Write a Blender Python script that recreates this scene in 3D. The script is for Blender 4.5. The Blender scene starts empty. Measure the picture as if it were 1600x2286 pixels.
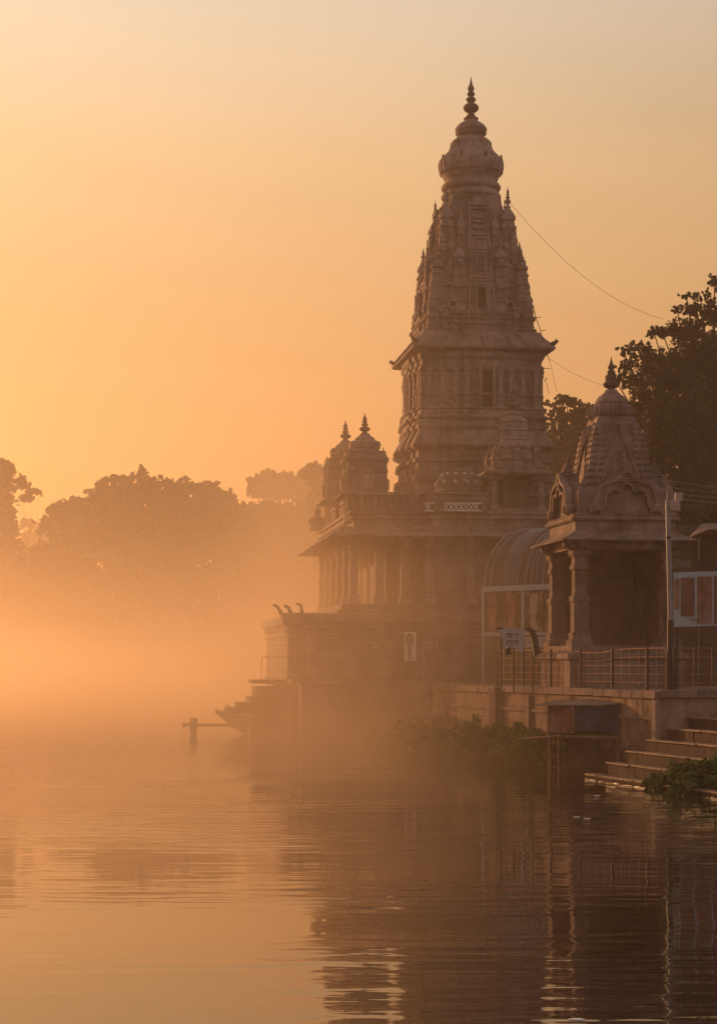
import bpy, math, random
import numpy as np
from mathutils import Vector
random.seed(7)
C = bpy.context.scene
COL = C.collection
R = math.radians

# ------------------------------------------------------------------ camera, sky, sun, exposure
F = 4000.0; HZ = 1480.0; CH = 2.4           # focal length in photo pixels, horizon row, camera height (m)
cd = bpy.data.cameras.new('camera'); cam = bpy.data.objects.new('camera', cd); COL.objects.link(cam)
cam.location = (0, 0, CH); cam.rotation_euler = (R(90), 0, 0)
cd.sensor_fit = 'HORIZONTAL'; cd.sensor_width = 36; cd.lens = F/1600*36
cd.shift_y = (HZ-1143)/1600; cd.clip_end = 3000; cd.clip_start = .5
C.camera = cam

SUN_AZ, SUN_EL = R(-40), R(10)              # azimuth measured from +Y towards +X
sv = Vector((math.sin(SUN_AZ)*math.cos(SUN_EL), math.cos(SUN_AZ)*math.cos(SUN_EL), math.sin(SUN_EL)))
sl = bpy.data.lights.new('sun', 'SUN'); so = bpy.data.objects.new('sun', sl); COL.objects.link(so)
sl.energy = 5.0; sl.angle = R(0.6); sl.color = (1, .52, .22)
so.rotation_euler = (-sv).to_track_quat('-Z', 'Y').to_euler()

C.view_settings.view_transform = 'Standard'; C.view_settings.look = 'None'
C.view_settings.gamma = 1; C.view_settings.exposure = 0
w = bpy.data.worlds.new('World'); C.world = w; w.use_nodes = True
nt = w.node_tree; N = nt.nodes; Lk = nt.links; N.clear()
out = N.new('ShaderNodeOutputWorld'); bg = N.new('ShaderNodeBackground')
tc = N.new('ShaderNodeTexCoord'); sep = N.new('ShaderNodeSeparateXYZ')
Lk.new(tc.outputs['Generated'], sep.inputs[0])
ramp = N.new('ShaderNodeValToRGB'); Lk.new(sep.outputs['Z'], ramp.inputs[0])
def lin(c): return tuple((x/255/12.92 if x/255 <= .04045 else ((x/255+.055)/1.055)**2.4) for x in c)+(1,)
stops = [(0, (236, 154, 86)), (.10, (240, 166, 100)), (.19, (231, 174, 117)), (.27, (234, 192, 142)), (.35, (228, 208, 182)), (.5, (190, 178, 170)), (1, (140, 142, 158))]
cr = ramp.color_ramp
while len(cr.elements) < len(stops): cr.elements.new(.5)
for e, (p, c) in zip(cr.elements, stops): e.position = p; e.color = lin(c)
# brighter towards the sun
dot = N.new('ShaderNodeVectorMath'); dot.operation = 'DOT_PRODUCT'; Lk.new(tc.outputs['Generated'], dot.inputs[0]); dot.inputs[1].default_value = sv
mr = N.new('ShaderNodeMapRange'); mr.inputs['From Min'].default_value = .25; mr.inputs['From Max'].default_value = .95
mr.inputs['To Min'].default_value = .44; mr.inputs['To Max'].default_value = 1.24; Lk.new(dot.outputs['Value'], mr.inputs['Value'])
mul = N.new('ShaderNodeVectorMath'); mul.operation = 'SCALE'; Lk.new(ramp.outputs[0], mul.inputs[0]); Lk.new(mr.outputs[0], mul.inputs['Scale'])
sky = N.new('ShaderNodeTexSky'); sky.sky_type = 'NISHITA'; sky.sun_disc = False
sky.sun_elevation = SUN_EL; sky.sun_rotation = SUN_AZ; sky.dust_density = 6; sky.air_density = 2
sc_ = N.new('ShaderNodeVectorMath'); sc_.operation = 'SCALE'; Lk.new(sky.outputs[0], sc_.inputs[0]); sc_.inputs['Scale'].default_value = .02
add = N.new('ShaderNodeVectorMath'); add.operation = 'ADD'
sc2 = N.new('ShaderNodeVectorMath'); sc2.operation = 'SCALE'; Lk.new(mul.outputs[0], sc2.inputs[0])
mpS = N.new('ShaderNodeMapping'); mpS.inputs['Scale'].default_value = (1.6, 1.6, 9); Lk.new(tc.outputs['Generated'], mpS.inputs[0])
nzS = N.new('ShaderNodeTexNoise'); nzS.inputs['Scale'].default_value = 2.2; nzS.inputs['Detail'].default_value = 4; Lk.new(mpS.outputs[0], nzS.inputs['Vector'])
mrS = N.new('ShaderNodeMapRange'); mrS.inputs['From Min'].default_value = .3; mrS.inputs['From Max'].default_value = .7; mrS.inputs['To Min'].default_value = .80; mrS.inputs['To Max'].default_value = .862
Lk.new(nzS.outputs[0], mrS.inputs['Value']); Lk.new(mrS.outputs[0], sc2.inputs['Scale'])
# cool pinkish dawn sky opposite the sun
mb_ = N.new('ShaderNodeMapRange'); mb_.inputs['From Min'].default_value = .45; mb_.inputs['From Max'].default_value = -.35; Lk.new(dot.outputs['Value'], mb_.inputs['Value'])
mxb = N.new('ShaderNodeMix'); mxb.data_type = 'RGBA'; Lk.new(mb_.outputs[0], mxb.inputs[0]); Lk.new(sc2.outputs[0], mxb.inputs[6]); mxb.inputs[7].default_value = (.46, .38, .36, 1)
Lk.new(sc_.outputs[0], add.inputs[0]); Lk.new(mxb.outputs[2], add.inputs[1])
Lk.new(add.outputs[0], bg.inputs['Color']); bg.inputs['Strength'].default_value = 1.0
Lk.new(bg.outputs[0], out.inputs['Surface'])
C.cycles.volume_bounces = 2
C.cycles.max_bounces = 6; C.cycles.diffuse_bounces = 2; C.cycles.glossy_bounces = 3
C.cycles.use_denoising = True

# ------------------------------------------------------------------ helpers
def WX(px, D): return (px-800)/F*D
def WZ(py, D): return CH+(HZ-py)/F*D
ROT = R(7.5)

def mat(name, col, rough=.8, var=.25, scale=3, bump=.3, bdist=.03, metal=0, courses=None, stain=None, tr=None, tide=None):
    m = bpy.data.materials.new(name); m.use_nodes = True
    t = m.node_tree; n = t.nodes; l = t.links
    b = n['Principled BSDF']; b.inputs['Roughness'].default_value = rough; b.inputs['Metallic'].default_value = metal
    b.inputs['Specular IOR Level'].default_value = .25
    co = n.new('ShaderNodeTexCoord')
    no = n.new('ShaderNodeTexNoise'); no.inputs['Scale'].default_value = scale; no.inputs['Detail'].default_value = 8; no.inputs['Roughness'].default_value = .65
    l.new(co.outputs['Object'], no.inputs['Vector'])
    ra = n.new('ShaderNodeValToRGB'); l.new(no.outputs[0], ra.inputs[0])
    ra.color_ramp.elements[0].position = .3; ra.color_ramp.elements[1].position = .7
    ra.color_ramp.elements[0].color = tuple(c*(1-var) for c in col)+(1,)
    ra.color_ramp.elements[1].color = tuple(min(1, c*(1+var)) for c in col)+(1,)
    cout = ra.outputs[0]
    if stain:      # vertical streaks of dirt with a shape of their own
        mp = n.new('ShaderNodeMapping'); mp.inputs['Scale'].default_value = (3.2, 3.2, .7); l.new(co.outputs['Object'], mp.inputs[0])
        n2 = n.new('ShaderNodeTexNoise'); n2.inputs['Scale'].default_value = 1.6; n2.inputs['Detail'].default_value = 5; l.new(mp.outputs[0], n2.inputs['Vector'])
        r2 = n.new('ShaderNodeValToRGB'); r2.color_ramp.elements[0].position = .48; r2.color_ramp.elements[1].position = .85; l.new(n2.outputs[0], r2.inputs[0])
        mx = n.new('ShaderNodeMix'); mx.data_type = 'RGBA'; l.new(r2.outputs[0], mx.inputs[0]); l.new(cout, mx.inputs[6]); mx.inputs[7].default_value = tuple(stain)+(1,)
        cout = mx.outputs[2]
    if stain:
        n3 = n.new('ShaderNodeTexNoise'); n3.inputs['Scale'].default_value = .9; n3.inputs['Detail'].default_value = 7; n3.inputs['Roughness'].default_value = .7; l.new(co.outputs['Object'], n3.inputs['Vector'])
        r3 = n.new('ShaderNodeValToRGB'); r3.color_ramp.elements[0].position = .36; r3.color_ramp.elements[1].position = .58; r3.color_ramp.elements[0].color = (.5, .47, .46, 1); r3.color_ramp.elements[1].color = (1.12, 1.12, 1.12, 1); l.new(n3.outputs[0], r3.inputs[0])
        mm = n.new('ShaderNodeMix'); mm.data_type = 'RGBA'; mm.blend_type = 'MULTIPLY'; mm.inputs[0].default_value = 1; l.new(cout, mm.inputs[6]); l.new(r3.outputs[0], mm.inputs[7]); cout = mm.outputs[2]
    if tide:       # dark wet band left by the river near the waterline
        s4 = n.new('ShaderNodeSeparateXYZ'); l.new(co.outputs['Object'], s4.inputs[0])
        a4 = n.new('ShaderNodeMath'); a4.operation = 'MULTIPLY_ADD'; l.new(no.outputs[0], a4.inputs[0]); a4.inputs[1].default_value = -.7; l.new(s4.outputs['Z'], a4.inputs[2])
        r4 = n.new('ShaderNodeMapRange'); r4.inputs['From Min'].default_value = tide-.35; r4.inputs['From Max'].default_value = tide-.22; r4.inputs['To Min'].default_value = .35; l.new(a4.outputs[0], r4.inputs['Value'])
        v4 = n.new('ShaderNodeVectorMath'); v4.operation = 'SCALE'; l.new(cout, v4.inputs[0]); l.new(r4.outputs[0], v4.inputs['Scale']); cout = v4.outputs[0]
    l.new(cout, b.inputs['Base Color'])
    h = no.outputs[0]
    if courses:
        sx = n.new('ShaderNodeSeparateXYZ'); l.new(co.outputs['Object'], sx.inputs[0])
        m1 = n.new('ShaderNodeMath'); m1.operation = 'MULTIPLY'; m1.inputs[1].default_value = 1/courses; l.new(sx.outputs['Z'], m1.inputs[0])
        m2 = n.new('ShaderNodeMath'); m2.operation = 'FRACT'; l.new(m1.outputs[0], m2.inputs[0])
        m3 = n.new('ShaderNodeMath'); m3.operation = 'GREATER_THAN'; m3.inputs[1].default_value = .1; l.new(m2.outputs[0], m3.inputs[0])
        m4 = n.new('ShaderNodeMath'); m4.operation = 'ADD'; l.new(m3.outputs[0], m4.inputs[0]); l.new(no.outputs[0], m4.inputs[1])
        h = m4.outputs[0]
    bp = n.new('ShaderNodeBump'); bp.inputs['Strength'].default_value = bump; bp.inputs['Distance'].default_value = bdist
    l.new(h, bp.inputs['Height']); l.new(bp.outputs[0], b.inputs['Normal'])
    if tr:
        ts = n.new('ShaderNodeBsdfTranslucent'); ts.inputs[0].default_value = tuple(tr)+(1,)
        mx2 = n.new('ShaderNodeMixShader'); mx2.inputs[0].default_value = .3
        l.new(b.outputs[0], mx2.inputs[1]); l.new(ts.outputs[0], mx2.inputs[2]); l.new(mx2.outputs[0], n['Material Output'].inputs[0])
    return m

STONE = mat('temple_stone', (.168, .118, .105), .85, .22, 2.2, .6, .05, courses=.34, stain=(.10, .07, .055))
STONE2 = mat('carved_stone', (.225, .158, .14), .85, .25, 6, .8, .04, stain=(.11, .075, .06))  # paler than the wall stone, so relief shading is painted into the tones
PLAST = mat('worn_plaster', (.20, .135, .115), .85, .2, 3, .5, .03, stain=(.12, .075, .055))
DARKST = mat('dark_stone', (.10, .065, .05), .9, .3, 3, .5, .03)
DARK = mat('painted_dark_opening', (.02, .014, .012), .9, .2, 3, 0)  # flat dark panels paint in the shade inside doors and windows
PILLAR = mat('dark_pillar_stone', (.15, .10, .08), .85, .3, 5, .7, .04, stain=(.08, .05, .04))
WALLM = mat('quay_stone', (.24, .15, .10), .85, .4, 2.5, .8, .05, courses=.6, stain=(.09, .055, .04), tide=.4)
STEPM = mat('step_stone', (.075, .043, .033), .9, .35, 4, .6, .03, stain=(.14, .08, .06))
CONC = mat('painted_concrete', (.30, .22, .19), .8, .2, 4, .3, .02)
NOSE = mat('polished_sunlit_edge', (.22, .15, .11), .28, .4, 5, .4, .01)  # glossy polish, and paler than the steps to paint in sunlit edges
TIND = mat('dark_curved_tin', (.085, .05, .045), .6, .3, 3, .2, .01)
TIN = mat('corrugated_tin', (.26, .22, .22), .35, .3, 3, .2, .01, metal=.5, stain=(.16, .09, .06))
RUST = mat('rusty_red_sheet', (.16, .055, .038), .6, .55, 5, .4, .02, stain=(.45, .33, .28))
BLUE = mat('blue_painted_sheet', (.03, .03, .08), .6, .8, 2.2, .2, .01, stain=(.02, .014, .012))
PALEB = mat('pale_blue_paint', (.25, .28, .30), .6, .15, 5, .1, .01)
IRON = mat('dark_iron', (.035, .024, .02), .55, .3, 8, .2, .01, metal=.3)
RAIL = mat('rusty_rail', (.30, .15, .09), .4, .3, 9, .2, .01, metal=.6)
POLEM = mat('grey_pole_paint', (.17, .15, .16), .5, .2, 4, .1, .01)
WHITE = mat('white_paint', (.62, .56, .52), .6, .15, 6, .1, .01)
CLOTH = mat('white_cloth', (.30, .25, .25), .9, .1, 4, .3, .02)
TARP = mat('black_tarpaulin', (.03, .02, .018), .6, .3, 4, .4, .03)
GLASS = mat('dusty_glass', (.06, .03, .022), .2, .6, 3.5, .05, .01, stain=(.42, .30, .26))
PRINT = mat('faded_print', (.20, .09, .05), .6, .6, 5, 0, .01, stain=(.35, .28, .28))
PRINTR = mat('rust_coloured_print', (.12, .05, .035), .6, .3, 4, 0, .01)
LEAF = mat('leaf', (.026, .036, .026), .8, .5, .6, 0, tr=(.04, .045, .02))
LEAFD = mat('dense_leaf', (.04, .034, .024), .9, .5, .8, 0)
LEAFG = mat('green_leaf', (.055, .085, .025), .7, .5, 2, 0, tr=(.1, .13, .03))
BARK = mat('bark', (.07, .045, .03), .9, .3, 4, .6, .05)
EARTH = mat('earth', (.16, .11, .08), .95, .35, .8, .6, .08)
WOOD = mat('old_wood', (.12, .075, .05), .8, .3, 5, .4, .02)
WIRE = mat('wire', (.05, .035, .03), .6, .1, 2, 0)
LWIRE = mat('pale_wire', (.2, .16, .16), .6, .1, 2, 0)

class MB:
    def __init__(s): s.v = []; s.f = []
    def quadring(s, rings, caps=True):
        o = len(s.v); n = len(rings[0])
        for r in rings: s.v += r
        for i in range(len(rings)-1):
            for j in range(n):
                k = (j+1) % n
                s.f.append((o+i*n+j, o+i*n+k, o+(i+1)*n+k, o+(i+1)*n+j))
        if caps:
            s.f.append(tuple(o+j for j in reversed(range(n))))
            s.f.append(tuple(o+(len(rings)-1)*n+j for j in range(n)))
        return s
    def box(s, x0, x1, y0, y1, z0, z1):
        return s.quadring([[(x0, y0, z), (x1, y0, z), (x1, y1, z), (x0, y1, z)] for z in (z0, z1)])
    def rects(s, rc, prof):           # rectangle grown by offset: mouldings, eaves, roofs
        x0, x1, y0, y1 = rc
        return s.quadring([[(x0-o, y0-o, z), (x1+o, y0-o, z), (x1+o, y1+o, z), (x0-o, y1+o, z)] for o, z in prof])
    def stack(s, prof, plan, c=(0, 0)):
        return s.quadring([[(c[0]+x*r, c[1]+y*r, z) for x, y in plan] for r, z in prof])
    def bar(s, a, b, wd, th=None, up=(0, 0, 1)):
        th = th or wd; a = Vector(a); b = Vector(b); d = (b-a).normalized(); u = Vector(up)
        if abs(d.dot(u)) > .95: u = Vector((0, 1, 0)) if abs(d.y) < .9 else Vector((1, 0, 0))
        x = d.cross(u).normalized(); y = x.cross(d).normalized()
        q = [(-wd/2, -th/2), (wd/2, -th/2), (wd/2, th/2), (-wd/2, th/2)]
        return s.quadring([[tuple(p+x*i+y*j) for i, j in q] for p in (a, b)])
    def tube(s, pts, rad, n=6):
        rings = []; pts = [Vector(p) for p in pts]
        for i, p in enumerate(pts):
            d = (pts[min(i+1, len(pts)-1)]-pts[max(i-1, 0)]).normalized()
            u = Vector((0, 0, 1)) if abs(d.z) < .9 else Vector((0, 1, 0))
            x = d.cross(u).normalized(); y = x.cross(d).normalized()
            r = rad[i] if isinstance(rad, (list, tuple)) else rad
            rings.append([tuple(p+(x*math.cos(t)+y*math.sin(t))*r) for t in [2*math.pi*k/n for k in range(n)]])
        return s.quadring(rings)
    def prism(s, poly, fn, t0, t1):   # 2-D polygon extruded; fn(a, b, t) gives the point
        return s.quadring([[fn(a, b, t) for a, b in poly] for t in (t0, t1)])
    def ribbon(s, outer, inner, fn, t0, t1):
        o = len(s.v); n = len(outer)
        for t in (t0, t1):
            s.v += [fn(a, b, t) for a, b in outer]; s.v += [fn(a, b, t) for a, b in inner]
        for i in range(n-1):
            A, B, Cc, Dd = o+i, o+i+1, o+n+i+1, o+n+i
            s.f.append((A, B, Cc, Dd)); s.f.append((Dd+2*n, Cc+2*n, B+2*n, A+2*n))
            s.f.append((A, A+2*n, B+2*n, B)); s.f.append((Dd, Cc, Cc+2*n, Dd+2*n))
        for i in (0, n-1): s.f.append((o+i, o+n+i, o+3*n+i, o+2*n+i))
        return s
    def mesh(s, name, m, smooth=False):
        me = bpy.data.meshes.new(name); me.from_pydata([tuple(v) for v in s.v], [], s.f)
        me.materials.append(m)
        import bmesh
        bm = bmesh.new(); bm.from_mesh(me); bmesh.ops.recalc_face_normals(bm, faces=bm.faces); bm.to_mesh(me); bm.free()
        if smooth:
            for p in me.polygons: p.use_smooth = True
            me.set_sharp_from_angle(angle=R(28))
        me.update(); return me
    def build(s, name, m, parent=None, smooth=False):
        return obj(name, s.mesh(name, m, smooth), parent)

def obj(name, me, parent=None, loc=None, rz=0, sc=None):
    o = bpy.data.objects.new(name, me); COL.objects.link(o)
    if parent: o.parent = parent
    if loc: o.location = loc
    if rz: o.rotation_euler.z = rz
    if sc: o.scale = sc
    return o
def tag(o, label, cat=None, group=None, kind=None):
    if label: o['label'] = label
    if cat: o['category'] = cat
    if group: o['group'] = group
    if kind: o['kind'] = kind
    return o
def thing(name, label, cat, loc=(0, 0, 0), rz=0, group=None):
    o = bpy.data.objects.new(name, None); COL.objects.link(o); o.location = loc; o.rotation_euler.z = rz
    o.empty_display_size = .2
    return tag(o, label, cat, group)

def plan_circ(n=28, lobes=0, amp=0):
    return [((1+amp*abs(math.sin(lobes*t/2)))*math.cos(t), (1+amp*abs(math.sin(lobes*t/2)))*math.sin(t)) for t in [2*math.pi*k/n for k in range(n)]]
SQ = [(-1, -1), (1, -1), (1, 1), (-1, 1)]
def redent(steps):   # steps: (distance out, half width) from the middle of a face to the corner
    q = []
    for d, h in reversed(steps): q += [(d, -h)]
    # right face from bottom corner up to the middle then mirrored
    pts = []
    st = list(reversed(steps))
    prev = None
    for d, h in st:
        if prev is not None: pts.append((d, -ph))
        else: pts.append((d, -h))
        if prev is not None: pts[-1] = (d, -ph_in)
        prev = d; ph = h; ph_in = h
    return pts
def red_plan(offs=((1, .36), (.93, .60), (.86, .80)), corner=.80):
    right = []
    # going from lower corner to upper corner on the +x side
    for i in range(len(offs)-1, -1, -1):
        d, h = offs[i]
        right.append((d, -h))
        if i > 0: right.append((offs[i-1][0], -h)) if False else right.append((d, -offs[i-1][1]))
    right += [(x, -y) for x, y in reversed(right)]
    # ensure the corner point
    pts = []
    for k in range(4):
        c, s = [(1, 0), (0, 1), (-1, 0), (0, -1)][k]
        for x, y in right: pts.append((x*c-y*s, x*s+y*c))
    return pts
RED = red_plan(((1.06, .34), (1.02, .63), (.98, .94)))
CIRC = plan_circ(28)

def finial(mb, c, z0, h, r, n=14):
    P = [(.93, 0), (.93, .03), (.6, .05), (.57, .09), (.4, .13), (.42, .16), (.72, .18), (.97, .23), (1, .27), (.93, .31), (.65, .355), (.36, .375), (.42, .40), (.62, .44), (.64, .47), (.42, .51), (.28, .52),
         (.46, .56), (.52, .59), (.34, .635), (.30, .655), (.43, .70), (.4, .73), (.24, .79), (.13, .87), (.06, .94), (.015, 1)]
    return mb.stack([(a*r, z0+b*h) for a, b in P], plan_circ(n), c)

def glyphs(q, x0, x1, z0, z1, y, rows, seed, wd=.016):
    rnd = random.Random(seed); h = (z1-z0)/rows
    for r in range(rows):
        zt = z1-r*h-h*.15; x = x0
        while x < x1-.03:
            l = min(rnd.uniform(.12, .34), x1-x); q.box(x, x+l, y-.008, y, zt-wd, zt)
            n = max(1, int(l/.07))
            for i in range(n):
                xx = x+.03+i*l/n; q.bar((xx, y-.004, zt-wd), (xx+rnd.uniform(-.02, .02), y-.004, zt-h*rnd.uniform(.45, .7)), wd*.7, .008)
                q.bar((xx, y-.004, zt-h*.3), (xx+rnd.uniform(-.05, .05), y-.004, zt-h*rnd.uniform(.3, .6)), wd*.7, .008)
            x += l+.05
# ------------------------------------------------------------------ water and ground
def make_water():
    m = bpy.data.materials.new('river_water'); m.use_nodes = True; t = m.node_tree; n = t.nodes; l = t.links
    b = n['Principled BSDF']; b.inputs['Base Color'].default_value = (.022, .012, .008, 1); b.inputs['Roughness'].default_value = .008
    b.inputs['IOR'].default_value = 2.4
    co = n.new('ShaderNodeTexCoord')
    def noise(sx, sy, det, sc=1.0, rot=0):
        mp = n.new('ShaderNodeMapping'); mp.inputs['Scale'].default_value = (sx, sy, 1); mp.inputs['Rotation'].default_value = (0, 0, rot); l.new(co.outputs['Object'], mp.inputs[0])
        q = n.new('ShaderNodeTexNoise'); q.inputs['Scale'].default_value = sc; q.inputs['Detail'].default_value = det; q.inputs['Roughness'].default_value = .5
        l.new(mp.outputs[0], q.inputs['Vector']); return q.outputs[0]
    a = noise(.8, 3.6, 1.5, 1.0, .05); c = noise(3, 14, 2, 1.0, -.04); g = noise(.11, .26, 2)
    mrn = n.new('ShaderNodeMapRange'); mrn.inputs['From Min'].default_value = .4; mrn.inputs['From Max'].default_value = .62; mrn.inputs['To Min'].default_value = .12; mrn.inputs['To Max'].default_value = 1.0
    l.new(g, mrn.inputs['Value'])
    m1 = n.new('ShaderNodeMath'); m1.operation = 'MULTIPLY'; l.new(c, m1.inputs[0]); m1.inputs[1].default_value = .07
    m2 = n.new('ShaderNodeMath'); m2.operation = 'ADD'; l.new(a, m2.inputs[0]); l.new(m1.outputs[0], m2.inputs[1])
    m3 = n.new('ShaderNodeMath'); m3.operation = 'MULTIPLY'; l.new(m2.outputs[0], m3.inputs[0]); l.new(mrn.outputs[0], m3.inputs[1])
    bp = n.new('ShaderNodeBump'); bp.inputs['Strength'].default_value = 1; bp.inputs['Distance'].default_value = .022
    sx = n.new('ShaderNodeSeparateXYZ'); l.new(co.outputs['Object'], sx.inputs[0])
    q1 = n.new('ShaderNodeMapRange'); q1.interpolation_type = 'SMOOTHSTEP'; q1.inputs['From Min'].default_value = 21; q1.inputs['From Max'].default_value = 15.5; l.new(sx.outputs['Y'], q1.inputs['Value'])
    q2 = n.new('ShaderNodeMapRange'); q2.interpolation_type = 'SMOOTHSTEP'; q2.inputs['From Min'].default_value = .1; q2.inputs['From Max'].default_value = -1.3; l.new(sx.outputs['X'], q2.inputs['Value'])
    q3 = n.new('ShaderNodeMath'); q3.operation = 'MULTIPLY'; l.new(q1.outputs[0], q3.inputs[0]); l.new(q2.outputs[0], q3.inputs[1])
    q4 = n.new('ShaderNodeMath'); q4.operation = 'MULTIPLY_ADD'; l.new(q3.outputs[0], q4.inputs[0]); q4.inputs[1].default_value = -.8; q4.inputs[2].default_value = 1
    m5 = n.new('ShaderNodeMath'); m5.operation = 'MULTIPLY'; l.new(m3.outputs[0], m5.inputs[0]); l.new(q4.outputs[0], m5.inputs[1]); m3 = m5
    l.new(m3.outputs[0], bp.inputs['Height']); l.new(bp.outputs[0], b.inputs['Normal'])
    o = MB(); o.v = [(-400, -30, 0), (300, -30, 0), (300, 500, 0), (-400, 500, 0)]; o.f = [(0, 1, 2, 3)]
    tag(o.build('water', m), None, kind='structure')
make_water()
SH = [(-2.7, 67), (-2.7, 57.2), (2.2, 53.4), (2.35, 52), (6.62, 38.3), (14, 40.6), (40, 46), (110, 60), (110, 330), (-190, 330), (-190, 236), (-60, 232), (10, 215), (28, 130), (14, 85), (5, 74)]
g = MB(); g.quadring([[(x, y, z) for x, y in SH] for z in (-1.2, 1.78)]); tag(g.build('ground', EARTH), None, kind='structure')

# ------------------------------------------------------------------ main temple
D0 = 64.0; X0 = WX(1051, D0)
cR, sR = math.cos(ROT), math.sin(ROT)
def LT(px, py, v, X0=X0, D0=D0):     # photo pixel on the local plane v -> local u, height z
    k = (px-800)/F
    u = (k*D0+k*v*cR-X0+v*sR)/(cR-k*sR); Y = D0+u*sR+v*cR
    return u, WZ(py, Y)
ZT = lambda py: WZ(py, D0)
T = thing('riverside_temple', 'tall carved stone temple with a tapering spire rising over the misty river', 'temple', (X0, D0, 0), ROT)
HU0, HU1, HV0, HV1 = -5.03, 3.2, -5.6, 4.0       # hall
# platform / plinth
p = MB()
PU0, PU1, PV0, PV1 = -7.0, 3.6, -7.2, 3.9
p.rects((PU0, PU1, PV0, PV1), [(.0, -.5), (0, 1.7), (.12, 1.72), (.12, 1.86), (0, 1.9), (0, 3.45), (.05, 3.47), (.05, 3.6), (.16, 3.68), (.16, 3.92), (0, 3.95), (-.2, 3.97)])
p.build('platform', STONE, T)
p = MB(); p.rects((HU0-.25, HU1, HV0-.25, HV1), [(.25, 3.96), (.25, 4.1), (.12, 4.12), (.12, 4.28), (0, 4.3)]); p.build('plinth', STONE, T)
# hall walls
p = MB(); p.box(HU0+1.3, HU1-.05, HV0+1.2, HV1-.1, 4.28, 6.9)
p.build('inner_wall', STONE, T)
p = MB(); p.box(-2.5, HU1-.05, HV0-.35, HV0+1.25, 4.28, 6.9); p.build('porch_wall', STONE, T)
# columns
def column_mesh(h, w=.2, br=1):
    m = MB(); a = w/2
    P = [(1.5, 0), (1.5, .05), (1.25, .06), (1.25, .12), (1, .13), (1, .40), (1.15, .42), (1.15, .46), (.86, .48), (.86, .70), (1.1, .72), (1.1, .75), (.9, .77), (.9, .82), (1.3, .86), (1.3, .89), (1, .90), (1.5, .95), (1.9, .96), (1.9, 1)]
    m.stack([(r*a, z*h) for r, z in P], SQ)
    for dx, dy in ((1, 0), (-1, 0), (0, -1), (0, 1)):    # bracket arms
        s = [(a*.9, .82*h), (a*2.3*br, .90*h), (a*3.6*br, .93*h), (a*3.8*br, .998*h), (a*.9, .998*h)]
        if dx: m.prism(s, lambda q, z, t: (q*dx, t, z), -a*.55, a*.55)
        else: m.prism(s, lambda q, z, t: (t, q*dy, z), -a*.55, a*.55)
    return m
cm = column_mesh(2.5, .27).mesh('column', STONE2)
cols = [(HU0+.1, v) for v in (-5.45, -3.7, -1.9, -.1, 1.7, 3.6)]+[(-4.1, -5.45), (-3.25, -5.45), (-2.55, -5.98), (-1.2, -6.0), (.2, -6.0), (1.5, -6.0), (2.8, -6.0)]
for u, v in cols: obj('column', cm, T, (u, v, 4.3))
# entablature, eave, parapet of the hall (left wing, then the porch that stands forward)
def hall_top(rc, dz=0, out=.75, top=True):
    m = MB(); m.rects(rc, [(0, 6.45+dz), (0, 6.62+dz), (-.05, 6.8+dz)]); m.build('lintel', STONE2, T)
    m = MB(); m.rects(rc, [(0, 6.80+dz), (out*.5, 6.62+dz), (out, 6.50+dz), (out+.02, 6.46+dz), (out-.04, 6.44+dz), (out*.5, 6.55+dz), (-.02, 6.68+dz)]); m.build('eave', PLAST, T)
    m = MB(); m.rects(rc, [(-.1, 6.75+dz), (-.1, 7.05+dz), (.03, 7.08+dz), (.03, 7.14+dz), (-.08, 7.17+dz), (-.08, 7.22+dz), (.04, 7.25+dz), (.04, 7.31+dz), (-.15, 7.32+dz)]); m.build('cornice', STONE2, T)
    if top:
        m = MB(); m.rects(rc, [(-.27, 7.3), (-.27, 7.84), (-.18, 7.86), (-.18, 7.94), (-.3, 7.96)]); m.build('parapet', STONE, T)
hall_top((HU0, HU1, HV0, HV1)); hall_top((-2.55, HU1-.02, HV0-.55, HV0+1), -.02, .6, False)
# carved friezes and balusters along the parapet
m = MB()
for i in range(34):
    u = HU0+.3+i*.235
    v = HV0+.2 if u < -2.75 else HV0-.36
    if u < -2.75: m.box(u, u+.1, v, v+.06, 7.40, 7.82)
for i in range(34):
    v = HV0+.4+i*.26; m.box(HU0+.20, HU0+.26, v, v+.11, 7.40, 7.82)
m.build('baluster_frieze', STONE2, T)
# jali screens on the porch parapet (pale)
JAL = mat('pale_lattice', (.55, .5, .5), .7, .7, 28, .5, .03)
for a, b in ((990, 1075), (949, 968)):
    v = HV0-.78+.04
    u0, zt = LT(a, 1122, v); u1, zb = LT(b, 1142, v)
    m = MB(); m.box(u0, u1, v-.03, v+.06, zb, zt); ls_ = m.build('lattice_backing', DARKST, T); m = MB()
    for k in range(int((u1-u0-.16)/.16)+1):
        x_ = u0+k*.16; m.bar((x_, v-.05, zb+.02), (x_+.16, v-.05, zt-.02), .028); m.bar((x_, v-.05, zt-.02), (x_+.16, v-.05, zb+.02), .028)
    m.box(u0, u1, v-.07, v-.03, zt-.03, zt); m.box(u0, u1, v-.07, v-.03, zb, zb+.03)
    m.build('lattice', JAL, ls_)
uu = [LT(px, 1120, HV0-.7)[0] for px in (946, 1088)]; m = MB(); m.rects((uu[0], uu[1], HV0-.69, HV0+.3), [(0, 7.28), (0, 7.62), (.05, 7.64), (.05, 7.70), (-.05, 7.72), (-.05, 7.8), (.02, 7.82), (.02, 7.86), (-.2, 7.9)]); m.build('dome_plinth', PLAST, T)

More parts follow.
